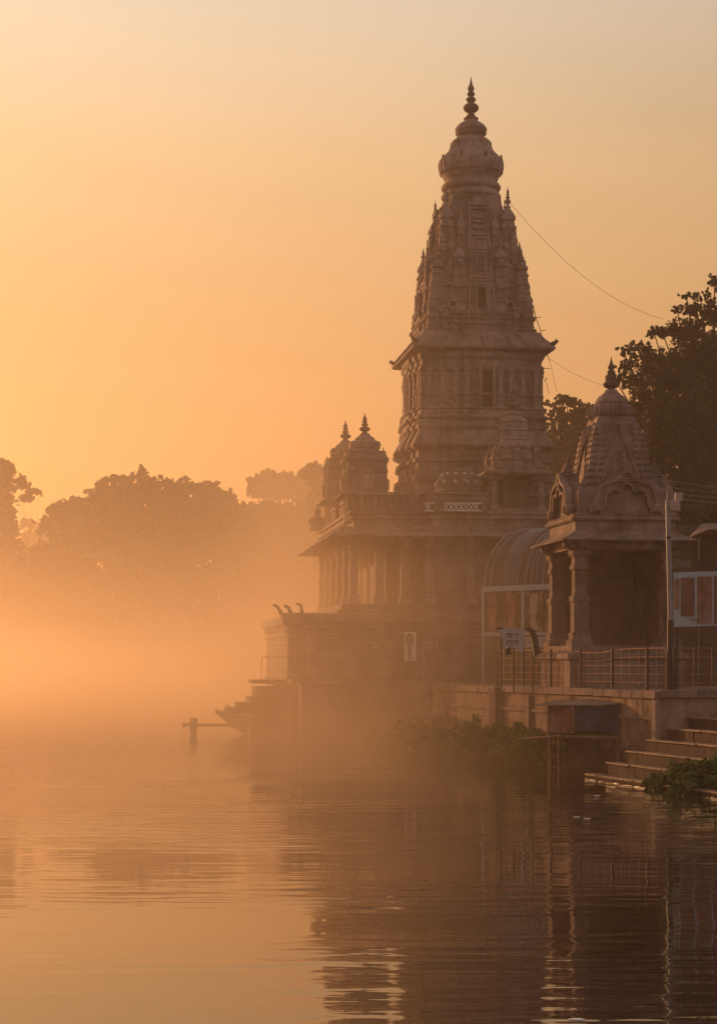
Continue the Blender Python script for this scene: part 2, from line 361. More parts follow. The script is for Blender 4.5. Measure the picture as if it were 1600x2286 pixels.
# tower base and sanctum
b_ = 73.7
hs = lambda px: px/b_
m = MB()
m.stack([(hs(176), 7.0), (hs(176), ZT(1092)), (hs(184), ZT(1088)), (hs(184), ZT(1078)), (hs(172), ZT(1074)), (hs(172), ZT(1050)), (hs(180), ZT(1047)), (hs(180), ZT(1040)), (hs(170), ZT(1038)), (hs(170), ZT(1018))], RED)
m.build('tower_base', STONE, T)
m = MB()
m.stack([(hs(168), ZT(1024)), (hs(184), ZT(1016)), (hs(187), ZT(1012)), (hs(178), ZT(996)), (hs(170), ZT(984)), (hs(163), ZT(975))], RED); m.build('skirt_roof', PLAST, T)
m = MB()
P = [(158, 980), (166, 972), (166, 966), (160, 962), (160, 956), (168, 952), (168, 947), (160, 944), (160, 934), (165, 932), (165, 929)]
m.stack([(hs(a)*1.03, ZT(y)) for a, y in P], RED)
m.build('base_moulding', STONE2, T)
m = MB()
P = [(156, 930), (156, 904), (159, 903), (159, 898), (156, 896), (156, 852), (159, 850), (163, 845), (163, 838), (158, 835), (158, 826), (164, 820), (166, 812), (160, 808), (160, 800)]
m.stack([(hs(a), ZT(y)) for a, y in P], RED); m.build('sanctum_wall', STONE, T)
m = MB()
m.stack([(hs(165), ZT(807)), (hs(182), ZT(803)), (hs(184), ZT(799)), (hs(172), ZT(787)), (hs(160), ZT(776)), (hs(152), ZT(766)), (hs(150), ZT(762))], SQ)
# ridges on the sloping eave
for k in range(4):
    a = k*math.pi/2
    for t in (-1.2, -.75, 0, .75, 1.2):
        def rr(x, y): return (x*math.cos(a)-y*math.sin(a), x*math.sin(a)+y*math.cos(a))
        p0 = rr(t, -hs(150)); p1 = rr(t*1.28, -hs(183))
        m.bar((p0[0], p0[1], ZT(764)), (p1[0], p1[1], ZT(799)+.03), .1, .08)
m.build('sanctum_eave', PLAST, T)
def R4(x, y, k):
    c, s = [(1, 0), (0, 1), (-1, 0), (0, -1)][k]; return x*c-y*s, x*s+y*c
# pilasters on the sanctum: one mesh each, copied round the four sides
def pil_mesh(h, w=.2):
    m = MB(); P = [(1.3, 0), (1.3, .06), (1, .08), (1, .30), (1.15, .32), (1.15, .35), (.9, .37), (.9, .8), (1.2, .84), (1.2, .88), (1, .9), (1.4, .96), (1.4, 1)]
    m.stack([(r*w/2, z*h) for r, z in P], SQ); return m
zb, zt = ZT(929), ZT(846)
pm = pil_mesh(zt-zb, .17).mesh('pilaster', STONE2)
face = hs(156)
for k in range(4):
    for t, d in ((-1.88, .985), (-1.42, .985), (-.98, 1.025), (-.58, 1.065), (.58, 1.065), (.98, 1.025), (1.42, .985), (1.88, .985)):
        x, y = R4(t, -face*d, k); obj('pilaster', pm, T, (x, y, zb))
for k in range(4):      # door frames round dark panels painted as shaded openings
    a = k*math.pi/2
    def fr(w, h0, h1, d0, d1, mm, lst):
        for (x0, x1, z0, z1) in lst:
            c = [R4(x, y, k) for x, y in ((x0, -d0), (x1, -d0), (x1, -d1), (x0, -d1))]
            mm.quadring([[(q[0], q[1], z) for q in c] for z in (z0, z1)])
    dx = .12 if k == 0 else 0
    m = MB(); fr(0, 0, 0, face*1.06+.13, face*1.06-.1, m, [(dx-.30, dx-.19, zb, ZT(838)), (dx+.19, dx+.30, zb, ZT(838)), (dx-.36, dx+.36, ZT(838), ZT(829))])
    w_ = m.build('doorway', STONE2, T)
    m = MB(); fr(0, 0, 0, face*1.06+.02, face*1.06-.1, m, [(dx-.19, dx+.19, zb, ZT(838))]); m.build('opening_shade', DARK, w_)
# niche figures: small rounded reliefs beside the doors
fm = MB(); fm.stack([(.16, 0), (.16, .08), (.1, .1), (.12, .3), (.07, .36), (.14, .48), (.15, .58), (.06, .64), (.09, .72), (.08, .8), (.02, .86)], plan_circ(10)); fme = fm.mesh('niche_figure', STONE2)
for k in range(4):
    for t in (-.88, .88):
        x, y = R4(t*1.3, -face*1.0, k); obj('niche_figure', fme, T, (x, y, zb+.12))

# spire core
m = MB()
prof = [(150, 768), (150, 758), (143, 754), (143, 748), (147, 745), (147, 738), (140, 734), (140, 726), (144, 723), (144, 716), (134, 712), (134, 664), (138, 661), (138, 655), (126, 650), (119, 620), (108, 580), (96, 540), (85, 500), (77, 476), (72, 462), (69, 452), (68, 446)]
m.stack([(hs(a)*.94, ZT(y)) for a, y in prof], RED)
m.build('spire', STONE, T)
# crowning members (round)
m = MB(); s_ = 62.5
P = [(60, 450), (60, 447), (66, 444), (67, 440), (64, 434), (59, 431), (59, 428), (65, 425), (67, 420), (64, 414), (59, 411), (58, 405), (61, 401), (62, 397), (66, 391), (66, 387)]
m.stack([(a/s_, ZT(y)) for a, y in P], CIRC); m.build('neck_rings', STONE2, T, True)
m = MB()
P = [(62, 392), (68, 388), (68, 384), (70, 376), (70, 366), (68, 360), (62, 353), (54, 345), (48, 338), (45, 330), (44, 322)]
m.stack([(a/s_, ZT(y)) for a, y in P], plan_circ(120, 24, .05)); m.build('ribbed_dome', STONE2, T, True)
m = MB()
P = [(44, 326), (46, 323), (46, 320), (40, 314), (33, 309), (27, 307), (27, 305.5), (33, 301), (35, 299), (32, 297), (35.5, 292), (35.5, 288), (31, 281), (25, 276), (18, 271.5), (13, 269), (13, 267), (16, 266), (15, 264)]
m.stack([(a/s_, ZT(y)) for a, y in P], CIRC); m.build('lotus_cap', STONE2, T, True)
m = MB(); finial(m, (0, 0), ZT(266), ZT(169)-ZT(266), 17.5/s_, 20); m.build('finial', DARKST, T, True)
sp = MB(); sp.stack([(.05, 0), (.06, .04), (.03, .08), (.045, .13), (.005, .22)], plan_circ(8)); spm = sp.mesh('spike', DARKST)
for q in range(8):
    t = q*math.pi/4+.3; obj('spike', spm, T, (1.12*math.cos(t), 1.12*math.sin(t), ZT(364)))

def turret_mesh(w, h, fin=.2):
    m = MB(); a = w
    P = [(1, 0), (1, .04), (.92, .05), (.92, .13), (1.06, .14), (1.06, .17), (.94, .18), (.92, .34), (1.04, .35), (1.04, .38), (.92, .39), (.89, .52), (1.0, .53), (1.0, .555), (.87, .565), (.8, .68), (.93, .69), (.93, .715), (.78, .725), (.64, .80), (.8, .81), (.84, .83), (.8, .86), (.6, .90), (.42, .94), (.25, .97), (.2, 1)]
    m.stack([(r*a, z*h*(1-fin)) for r, z in P], RED)
    finial(m, (0, 0), h*(1-fin)-.02, h*fin+.02, a*.40, 8)
    return m
def place_turrets(lst, w, y0, y1, fin, name='turret'):
    me = turret_mesh(w, ZT(y1)-ZT(y0), fin).mesh(name, STONE2)
    for x, y in lst: obj(name, me, T, (x, y, ZT(y0)))
def ring(a, ts, diag=False):
    o = []
    for k in range(4):
        for t in ts: o.append(R4(t, -a, k))
    return o
CRN = lambda a: [(-a, -a), (a, -a), (a, a), (-a, a)]
place_turrets(CRN(1.10), .29, 640, 430, .22)          # upper corner turrets
place_turrets(ring(1.22, (-.60, .60)), .17, 650, 470, .16)
place_turrets(CRN(1.26), .17, 690, 505, .14)
place_turrets(CRN(1.50), .24, 716, 570, .2)
place_turrets(ring(1.60, (-.74, .74)), .24, 716, 545, .16)
place_turrets(ring(1.42, (-1.16, 1.16)), .15, 716, 590, .14)
place_turrets(CRN(1.72), .15, 762, 655, .2)
place_turrets(ring(1.42, (-.98, .98)), .13, 690, 520, .18)
place_turrets(ring(1.04, (-.86, .86)), .12, 610, 452, .18)
place_turrets(CRN(1.62), .17, 745, 618, .2)
place_turrets(ring(1.80, (-1.55, -.95, -.62, .62, .95, 1.55)), .10, 765, 712, .22)
place_turrets(ring(1.66, (-1.45, 1.45)), .12, 716, 640, .2)
place_turrets(ring(1.72, (-1.25, 1.25)), .13, 762, 690, .15)
# central rib of each spire face with stacked niches, a window and a cusped hood
for k in range(4):
    m = MB()
    segs = [(.36, 1.93, 716), (.36, 1.88, 660), (.30, 1.74, 655), (.30, 1.62, 600), (.28, 1.50, 560), (.24, 1.28, 500), (.2, 1.12, 470), (.12, 1.0, 452)]
    m.quadring([[R4(x*w_, -y_, k)+(ZT(py),) for x, y_ in ((-1, d), (1, d), (1, .3), (-1, .3))] for w_, d, py in segs])
    for (w_, d, py) in [(a0, b0+.13, c0) for a0, b0, c0 in ((.42, 1.80, 720), (.42, 1.80, 662), (.40, 1.78, 656), (.34, 1.68, 648), (.34, 1.66, 640), (.27, 1.62, 632), (.25, 1.53, 592), (.22, 1.50, 584), (.2, 1.48, 577), (.2, 1.44, 552), (.26, 1.42, 545), (.2, 1.38, 530), (.24, 1.34, 515), (.18, 1.3, 505), (.3, 1.22, 484), (.26, 1.2, 476))]:
        z = ZT(py); c = [R4(x, y_, k) for x, y_ in ((-w_, -d), (w_, -d), (w_, -d+.3), (-w_, -d+.3))]
        m.quadring([[(q[0], q[1], zz) for q in c] for zz in (z-.035, z+.035)])
    for sx in (-1, 1):     # side edges of the rib
        pts = [R4(sx*(w_+.06), -(d+.03), k)+(ZT(py),) for w_, d, py in segs[:-1]]
        for a, b in zip(pts, pts[1:]): m.bar(a, b, .06, .06)
    m.build('central_rib', STONE2, T)
    def panel(name, x0, x1, d0, d1, py0, py1, mt, parent):
        mm = MB(); c = [R4(x, y_, k) for x, y_ in ((x0, -d0), (x1, -d0), (x1, -d1), (x0, -d1))]
        mm.quadring([[(q[0], q[1], zz) for q in c] for zz in (ZT(py0), ZT(py1))]); return mm.build(name, mt, parent)
    m = MB()
    for (x0, x1, a, b) in ((-.22, -.14, 712, 665), (.14, .22, 712, 665), (-.26, .26, 665, 660)):
        c = [R4(x, y_, k) for x, y_ in ((x0, -2.0), (x1, -2.0), (x1, -1.8), (x0, -1.8))]
        m.quadring([[(q[0], q[1], zz) for q in c] for zz in (ZT(a), ZT(b))])
    wn = m.build('window', STONE2, T); panel('opening_shade', -.14, .14, 1.95, 1.8, 710, 667, DARK, wn)
    # arched niche with a figure
    nm = MB(); arc = [(-.16, 0), (-.16, .42), (-.12, .54), (0, .62), (.12, .54), (.16, .42), (.16, 0)]; inn = [(-.11, 0), (-.11, .40), (-.08, .48), (0, .54), (.08, .48), (.11, .40), (.11, 0)]
    z0 = ZT(630); nm.ribbon(arc, inn, lambda a, b, t: R4(a, -t, k)+(z0+b,), 1.84, 1.6); ni = nm.build('niche', STONE2, T)
    x, y = R4(0, -1.72, k); f = obj('figure', fme, ni, (x, y, z0+.02), sc=(.6, .6, .58))
    # round windows either side
    for sx in (-1, 1):
        rm = MB(); c = R4(sx*1.0, -1.66, k); zc = ZT(703)
        outer = [(math.cos(t)*.17, math.sin(t)*.17) for t in [q*math.pi/9 for q in range(19)]]; inner = [(a*.62, b*.62) for a, b in outer]
        rm.ribbon(outer, inner, lambda a, b, t: R4(sx*1.02+a, -t, k)+(zc+b,), 1.92, 1.6); rw = rm.build('round_window', STONE2, T)
        dm = MB(); dm.prism(inner[:-1], lambda a, b, t: R4(sx*1.02+a, -t, k)+(zc+b,), 1.85, 1.6); dm.build('opening_shade', DARK, rw)
# fish-tail brackets sticking out at the eave corners
for (x, y) in CRN(hs(170)):
    m = MB(); d = Vector((x, y, 0)).normalized()
    pts = [Vector((x, y, ZT(792))), Vector((x, y, ZT(790)))+d*.18, Vector((x, y, ZT(784)))+d*.32, Vector((x, y, ZT(781)))+d*.26]
    m.tube(pts, [.08, .08, .06, .02], 6); m.build('corner_bracket', DARKST, T)
for (x, y) in CRN(hs(153)):
    m = MB(); d = Vector((x, y, 0)).normalized()
    pts = [Vector((x, y, ZT(1030))), Vector((x, y, ZT(1010)))+d*.14, Vector((x, y, ZT(985)))+d*.02, Vector((x, y, ZT(965)))-d*.14]
    m.tube(pts, [.07, .11, .09, .03], 6); m.build('corner_bracket', STONE2, T)
# rows of knobs that make the outline rough along the spire mouldings
kn = MB(); kn.stack([(.03, 0), (.07, .03), (.075, .08), (.05, .13), (.01, .16)], plan_circ(8)); knm = kn.mesh('knob', STONE2)
for y_, a in ((745, 1.96), (723, 1.92), (765, 2.02)):
    for (u, v) in CRN(a*.90)+ring(a*.97, (-.9, -.3, .3, .9)): obj('knob', knm, T, (u, v, ZT(y_)))

def dentils(name, rc, z0, z1, d, step, wd, mt=STONE2, parent=T):
    x0, x1, y0, y1 = rc; q = MB()
    n = int((x1-x0)/step)
    for j in range(n+1):
        x = x0+(x1-x0)*j/n
        q.box(x-wd/2, x+wd/2, y0-d, y0+.03, z0, z1); q.box(x-wd/2, x+wd/2, y1-.03, y1+d, z0, z1)
    n = int((y1-y0)/step)
    for j in range(1, n):
        y = y0+(y1-y0)*j/n
        q.box(x0-d, x0+.03, y-wd/2, y+wd/2, z0, z1); q.box(x1-.03, x1+d, y-wd/2, y+wd/2, z0, z1)
    return q.build(name, mt, parent)
for a, y0, y1 in ((hs(139), 759, 754), (hs(137), 733, 727), (hs(153), 815, 810), (hs(146), 941, 936), (hs(158), 962, 957), (hs(163), 1066, 1056)):
    dentils('dentil_band', (-a, a, -a, a), ZT(y0), ZT(y1), .1, .17, .08)
dentils('dentil_band', (HU0, HU1, HV0, HV1), 7.0, 7.06, .05, .22, .1)
dentils('dentil_band', (PU0, PU1, PV0, PV1), 3.48, 3.58, .09, .3, .14)
m = MB(); 
for z, o_ in ((2.1, .05), (2.55, .04), (3.0, .05), (3.25, .07)): m.rects((PU0, PU1, PV0, PV1), [(0, z), (o_, z+.02), (o_, z+.07), (0, z+.09)])
m.build('platform_moulding', STONE2, T)
for j in range(9):
    x = PU0+.5+j*1.15; m = MB(); m.box(x-.16, x+.16, PV0-.11, PV0+.02, 1.92, 3.44); m.build('pilaster', STONE2, T)
# hall roof: two corner turrets with domes (left end), the small shrine and the painted dome
def corner_turret(px, v, ytip, name='corner_turret'):
    k = (px-800)/F; u = (k*D0+k*v*cR-X0+v*sR)/(cR-k*sR); Y = D0+u*sR+v*cR; Z = lambda y: WZ(y, Y)
    dy = ytip-921; s = F/Y/1.17
    q = MB()
    P = [(37, 1165), (37, 1150), (33, 1148), (33, 1108), (37, 1104), (40, 1100), (37, 1096), (36, 1096), (36, 1060), (40, 1057), (40, 1052), (37, 1049), (37, 1036), (41, 1033), (42, 1028), (39, 1024), (36, 1016), (37, 1012), (34, 1010)]
    q.stack([(a/s, Z(y+dy)) for a, y in P], RED, (u, v))
    o = q.build(name, STONE, T)
    q = MB(); q.stack([(44/s, Z(1102+dy)), (52/s, Z(1108+dy)), (52/s, Z(1110+dy)), (40/s, Z(1106+dy))], SQ, (u, v)); q.build('turret_eave', PLAST, o)
    q = MB(); P = [(36, 1022), (36, 1017), (31, 1014), (28, 1008), (26, 1004), (29, 1002), (30, 992), (28, 987), (24, 985), (19, 984), (19, 980), (15, 976), (10, 972), (8, 968)]
    q.stack([(a/s, Z(y+dy)) for a, y in P], plan_circ(16, 8, .05), (u, v)); q.build('dome', STONE2, o)
    q = MB(); finial(q, (u, v), Z(971+dy), Z(ytip)-Z(971+dy), 10.5/s, 12); q.build('finial', DARKST, o, True)
    for kk in range(4):     # pilasters and a niche on each side
        for t in (-26, 26, -11, 11):
            q = MB(); x, y = R4(t/s, -37/s, kk); q.box(u+x-.035, u+x+.035, v+y-.035, v+y+.035, Z(1094+dy), Z(1060+dy)); q.build('pilaster', STONE2, o)
            q = MB(); x, y = R4(t/s, -35/s, kk); q.box(u+x-.04, u+x+.04, v+y-.04, v+y+.04, Z(1146+dy), Z(1109+dy)); q.build('pilaster', STONE2, o)
        x, y = R4(0, -38/s, kk); q = MB(); q.stack([(.14, Z(1094+dy)), (.14, Z(1072+dy)), (.02, Z(1062+dy))], SQ, (u+x, v+y)); q.build('niche', STONE2, o)
    me = turret_mesh(.11, Z(1000+dy)-Z(1056+dy), .3).mesh('miniature_spire', STONE2)
    for x, y in CRN(31/s)+[R4(0, -36/s, kk) for kk in range(4)]: obj('miniature_spire', me, o, (u+x, v+y, Z(1056+dy)))
corner_turret(814, -4.7, 921); corner_turret(771, 2.6, 937)
# shrine on the porch roof
def roof_shrine():
    v = -5.2; k = (1143-800)/F; u = (k*D0+k*v*cR-X0+v*sR)/(cR-k*sR); Y = D0+u*sR+v*cR; Z = lambda y: WZ(y, Y); s = F/Y/1.2
    q = MB(); q.stack([(54/s, Z(1165)), (54/s, Z(1142)), (50/s, Z(1140))], SQ, (u, v)); o = q.build('roof_shrine', STONE, T)
    ce = column_mesh(Z(1068)-Z(1141), .17).mesh('shrine_column', STONE2)
    for x, y in CRN(44/s): obj('shrine_column', ce, o, (u+x, v+y, Z(1141)))
    q = MB(); q.stack([(22/s, Z(1141)), (22/s, Z(1066))], SQ, (u, v)); q.build('cella', DARKST, o)
    q = MB(); q.stack([(46/s, Z(1070)), (60/s, Z(1066)), (62/s, Z(1063)), (62/s, Z(1059)), (46/s, Z(1054)), (44/s, Z(1050))], SQ, (u, v)); q.build('shrine_eave', PLAST, o)
    q = MB(); P = [(45, 1056), (45, 1046), (40, 1043), (40, 1034), (44, 1030), (44, 1024), (34, 1020), (32, 1006), (35, 1002), (35, 997), (27, 993), (25, 985), (27, 983), (25, 980), (24, 965), (26, 963), (24, 960), (23, 946), (25, 943), (22, 940), (19, 936)]
    q.stack([(a/s, Z(y)) for a, y in P], RED, (u, v)); q.build('shrine_spire', STONE2, o)
    q = MB(); P = [(27, 944), (30, 939), (27, 934), (19, 930), (21, 926), (18, 921), (9, 917)]; q.stack([(a/s*.85, Z(y)) for a, y in P], CIRC, (u, v)); q.build('dome', PLAST, o, True)
    q = MB(); finial(q, (u, v), Z(919), Z(862)-Z(919), 9/s, 10); q.build('finial', DARKST, o, True)
    me = turret_mesh(.16, Z(985)-Z(1044), .25).mesh('miniature_spire', STONE2)
    for x, y in CRN(38/s)+[R4(0, -42/s, kk) for kk in range(4)]: obj('miniature_spire', me, o, (u+x, v+y, Z(1048)))
roof_shrine()
def painted_dome():
    v = -5.2; k = (1022-800)/F; u = (k*D0+k*v*cR-X0+v*sR)/(cR-k*sR); Y = D0+u*sR+v*cR; Z = lambda y: WZ(y, Y); s = F/Y
    q = MB(); q.stack([(60/s, Z(1150)), (60/s, Z(1118)), (64/s, Z(1114)), (60/s, Z(1110)), (56/s, Z(1106)), (58/s, Z(1098)), (54/s, Z(1094))], plan_circ(8), (u, v)); q.build('dome_drum', PLAST, T)
    prof = [(51, 1094), (52, 1086), (49, 1076), (43, 1067), (33, 1058), (20, 1051), (8, 1047), (3, 1044)]
    q = MB(); q.stack([(a/s, Z(y)) for a, y in prof], CIRC, (u, v)); o = q.build('painted_dome', DARKST, T, True)
    q = MB()
    for i in range(12):      # pale leaf marks painted round the dome
        t = 2*math.pi*i/12+.2
        for (ra, y0, rb, y1, wd) in ((51.6, 1084, 47.5, 1073, .075), (40, 1063.5, 33, 1057, .05)):
            pts = []
            for j in range(5):
                f = j/4; rr_ = (ra+(rb-ra)*f+1.2)/s; tt = t+.08*math.sin(f*6); pts.append((u+rr_*math.cos(tt), v+rr_*math.sin(tt), Z(y0+(y1-y0)*f)))
            q = MB(); q.tube(pts, [.01, wd/2.5, wd/2, wd/3, .008], 5); q.build('painted_mark', WHITE, o)
        q = MB(); q.tube([(u+.05, v-.1, Z(1046)), (u+.3, v-.35, Z(1052)), (u+.62, v-.45, Z(1068)), (u+1.1, v-.45, Z(1069))], .03, 6); q.build('drain_pipe', PALEB, T)
painted_dome()
# lower pitched roof between the turrets and the tower
m = MB(); m.prism([(-1.9, 8.0), (1.2, 8.55), (1.2, 8.7), (-1.9, 8.12)], lambda a, b, t: (-2.4+a*.9, t, b-.35), -4.9, -2.4); m.build('pitched_roof', STONE, T)
# stair landing, left flank ornament
def bastion():
    u0, z0 = PU0+.02, 0
    q = MB(); P = [(.16, 1.9), (.16, 2.0), (.13, 2.03), (.13, 3.3), (.2, 3.35), (.2, 3.42), (.15, 3.45), (.15, 3.52), (.3, 3.62), (.34, 3.95)]
    q.stack(P, SQ, (PU0-.1, PV0-.0)); o = q.build('corner_pier', STONE2, T)
    for (a, hh, r) in ((-.34, .33, .055), (-.04, .30, .06), (.30, .38, .05)):
        q = MB(); pts = [(PU0-.1+a*.8, PV0, 3.85), (PU0-.1+a*1.05, PV0-.04, 3.98), (PU0-.1+a*1.15-.06, PV0-.08, 3.9+hh*.75), (PU0-.1+a*1.15-.2, PV0-.1, 3.88+hh)]
        q.tube(pts, [r*1.3, r*1.2, r, r*.7], 8); q.build('horn', DARKST, o, True)
bastion()
# ledge below the platform
m = MB(); m.rects((-6.9, 3.4, -8.2, -7.0), [(0, -.6), (0, 1.7), (.08, 1.72), (.08, 1.84)]); m.build('river_ledge', STONE, T)
# seated statue and flat relief board on the left roof corner
k = (717-800)/F
st = thing('roof_statue', 'small seated stone statue on the far left corner of the temple roof', 'statue', (X0+(-5.15)*cR-3.3*sR, D0+(-5.15)*sR+3.3*cR, 7.32), ROT)
q = MB(); q.stack([(.3, 0), (.32, .06), (.27, .12), (.25, .2), (.2, .36), (.22, .46), (.12, .54), (.07, .57)], plan_circ(14)); q.tube([(-.2, 0, .45), (-.3, -.08, .3), (-.22, -.2, .16)], [.07, .06, .05]); q.tube([(.2, 0, .45), (.3, -.08, .3), (.22, -.2, .16)], [.07, .06, .05]); q.build('body', STONE2, st, True)
q = MB(); q.stack([(.05, .54), (.1, .59), (.13, .67), (.12, .75), (.07, .81), (.03, .88)], plan_circ(12)); q.build('head', STONE2, st, True)
q = MB(); 
for i in range(5): q.box(-.2+i*.085, -.155+i*.085, -.03, .03, .05, .6)
q.box(-.22, .22, -.04, .04, 0, .06); q.box(-.22, .22, -.04, .04, .58, .64)
for i in range(6): q.stack([(.05, .64), (.055, .68), (.02, .73)], plan_circ(8), (-.2+i*.08, 0))
o = q.build('carved_screen', PLAST); o.location = (X0+(-5.05)*cR+2.0*sR, D0+(-5.05)*sR-2.0*cR, 7.33); o.rotation_euler.z = ROT+R(70)
tag(o, 'small sunlit carved screen standing on the roof edge below the left turrets', 'carved screen')

# ------------------------------------------------------------------ right-hand pavilion
DP = 45.0; XP = WX(1364, DP); ROTP = R(8)
ZP = lambda y: WZ(y, DP)
Pv = thing('spired_pavilion', 'square stone pavilion on four pillars with ribbed spire and cusped gable', 'pavilion', (XP, DP, 0), ROTP)
sp_ = F/DP; hp = lambda px: px/sp_/1.23
m = MB(); m.rects((-1.3, 1.3, -1.3, 1.3), [(.15, 1.7), (.15, 2.45), (.22, 2.5), (.22, 2.62), (.1, 2.66), (.1, 2.82)]); m.build('plinth', PLAST, Pv)
cpm = column_mesh(ZP(1212)-2.82, .36, .62).mesh('pillar', PILLAR)
for x, y in CRN(1.12): obj('pillar', cpm, Pv, (x, y, 2.82))
m = MB(); m.box(-.95, .95, 1.18, 1.26, 2.82, ZP(1215)); m.box(1.16, 1.24, -.2, 1.1, 2.82, ZP(1215)); m.build('back_wall', DARKST, Pv)
m = MB(); m.box(-.72, -.50, .9, .96, 2.95, 3.95); m.build('lit_gap_board', CONC, Pv)  # pale board added to paint the lit strip seen past the back wall
m = MB(); m.rects((-1.2, 1.2, -1.2, 1.2), [(.08, ZP(1232)), (.08, ZP(1212)), (-.05, ZP(1205))]); m.build('lintel', PLAST, Pv)
m = MB(); e = hp(182)-1.2; m.rects((-1.2, 1.2, -1.2, 1.2), [(.0, ZP(1208)), (e*.5, ZP(1211)), (e, ZP(1216.5)), (e+.01, ZP(1213.5)), (e*.5, ZP(1204)), (.08, ZP(1194))]); m.build('eave', PLAST, Pv)
m = MB(); m.rects((-1.2, 1.2, -1.2, 1.2), [(.06, ZP(1200)), (.06, ZP(1174)), (.12, ZP(1172)), (.16, ZP(1168)), (.16, ZP(1164)), (.1, ZP(1162)), (.12, ZP(1158)), (.02, ZP(1154))]); m.build('cornice', PLAST, Pv)
m = MB(); m.rects((-1.2, 1.2, -1.2, 1.2), [(-.04, ZP(1158)), (-.04, ZP(1108)), (-.10, ZP(1104)), (-.14, ZP(1098))]); m.build('attic', PLAST, Pv)
m = MB()
SH_ = [(84, 1106), (83, 1085), (80, 1060), (76, 1030), (71, 1000), (65, 975), (58, 955), (53, 944), (52, 938), (47, 934)]
m.stack([(hp(a)*1.02, ZP(y)) for a, y in SH_], SQ); m.build('spire', PLAST, Pv)
def shw(y):
    for (a, ya), (b, yb) in zip(SH_, SH_[1:]):
        if yb <= y <= ya: return hp(a+(b-a)*(ya-y)/(ya-yb))*1.02
    return hp(SH_[-1][0])
for sx, sy in ((-1, -1), (1, -1), (1, 1), (-1, 1)):      # ribbed corner bands
    m = MB(); y = 1106; P = []
    for i in range(11):
        h = 15.6-.35*i; a0 = shw(min(y, 1105)); ww = .24*(1-.045*i)
        for f, r in ((0, .74), (.1, .95), (.35, 1.06), (.6, 1.06), (.86, .95), (.97, .74)): 
            yy = y-h*f; c = shw(min(max(yy, 946), 1105))-ww*.78; P.append((ww*r, c, ZP(yy)))
        y -= h
    m.quadring([[(sx*c+qx*r, sy*c+qy*r, z) for qx, qy in SQ] for r, c, z in P]); m.build('ribbed_band', PLAST, Pv)
for k in range(4):        # ribs of the plain panel: inverted V with a small ridged turret
    m = MB()
    def P3(x, y, d=.02): return R4(x, -(shw(y)+d), k)+(ZP(y),)
    for sx in (-1, 1):
        ys = [1096, 1070, 1040, 1010, 980, 950]
        xs = [.62, .60, .56, .50, .44, .38]
        for i in range(5): m.bar(P3(sx*xs[i], ys[i]), P3(sx*xs[i+1], ys[i+1]), .07, .07)
        xv = [.50, .42, .34, .22, .10, .02]; yv = [1092, 1062, 1036, 1006, 978, 952]
        for i in range(5): m.bar(P3(sx*xv[i], yv[i]), P3(sx*xv[i+1], yv[i+1]), .09, .08)
    m.build('panel_rib', PLAST, Pv)
    m = MB(); yy = 1088
    for i in range(9):
        w_ = .22-.017*i; x, y = R4(0, -(1.20-.012*i), k); m.stack([(w_*.7, ZP(yy)), (w_, ZP(yy-1.2)), (w_, ZP(yy-4.4)), (w_*.7, ZP(yy-5.8))], SQ, (x, y)); yy -= 5.9
    finial(m, (x, y), ZP(yy+1), .26, .06, 8)
    m.build('miniature_spire', PLAST, Pv)
    # cusped gable
    outer = [(-285, 0), (-300, 45), (-250, 90), (-235, 160), (-205, 222), (-150, 250), (-88, 276), (-38, 322), (0, 358), (38, 322), (88, 276), (150, 250), (205, 222), (235, 160), (250, 90), (300, 45), (285, 0)]
    inner = [(-195, 0), (-190, 35), (-160, 70), (-162, 125), (-140, 165), (-100, 180), (-52, 160), (-38, 205), (0, 232), (38, 205), (52, 160), (100, 180), (140, 165), (162, 125), (160, 70), (190, 35), (195, 0)]
    f_ = .92/290; z0 = ZP(1156)
    fn_ = lambda a, b, t: R4(a*f_, -t, k)+(z0+b*f_*.98,)
    lp = lambda q: [(a+(c-a)*q, b+(d-b)*q) for (a, b), (c, d) in zip(outer, inner)]
    m = MB(); m.ribbon(outer, inner, fn_, 1.30, 1.1); gb = m.build('gable', PLAST, Pv)
    m = MB(); m.ribbon(lp(-.02), lp(.24), fn_, 1.39, 1.25); m.ribbon(lp(.78), lp(1.0), fn_, 1.38, 1.25)
    for sx in (-1, 1): m.stack([(.03, z0+.02), (.13, z0+.06), (.14, z0+.18), (.06, z0+.24)], plan_circ(10), R4(sx*.74, -1.33, k))
    m.build('gable_moulding', PLAST, gb)
    m = MB(); m.prism([(a*f_, b*f_*.98) for a, b in outer], lambda a, b, t: R4(a, -t, k)+(z0+b,), 1.22, .9); m.build('gable_panel', PLAST, gb)
m = MB(); P = [(42, 942), (42, 934), (46, 931), (48, 926), (49, 919), (47, 912), (43, 907), (37, 905)]
m.stack([(a/sp_, ZP(y)) for a, y in P], plan_circ(120, 30, .09)); m.build('ribbed_disc', PLAST, Pv, True)
m = MB(); P = [(30, 908), (36, 903), (37, 899), (33, 892), (28, 885), (22, 883), (22, 881), (17, 877), (15, 874), (12, 870)]; m.stack([(a/sp_, ZP(y)) for a, y in P], CIRC); m.build('dome', PLAST, Pv, True)
m = MB(); finial(m, (0, 0), ZP(881), ZP(795)-ZP(881), 18.5/sp_, 18); m.build('finial', DARKST, Pv, True)

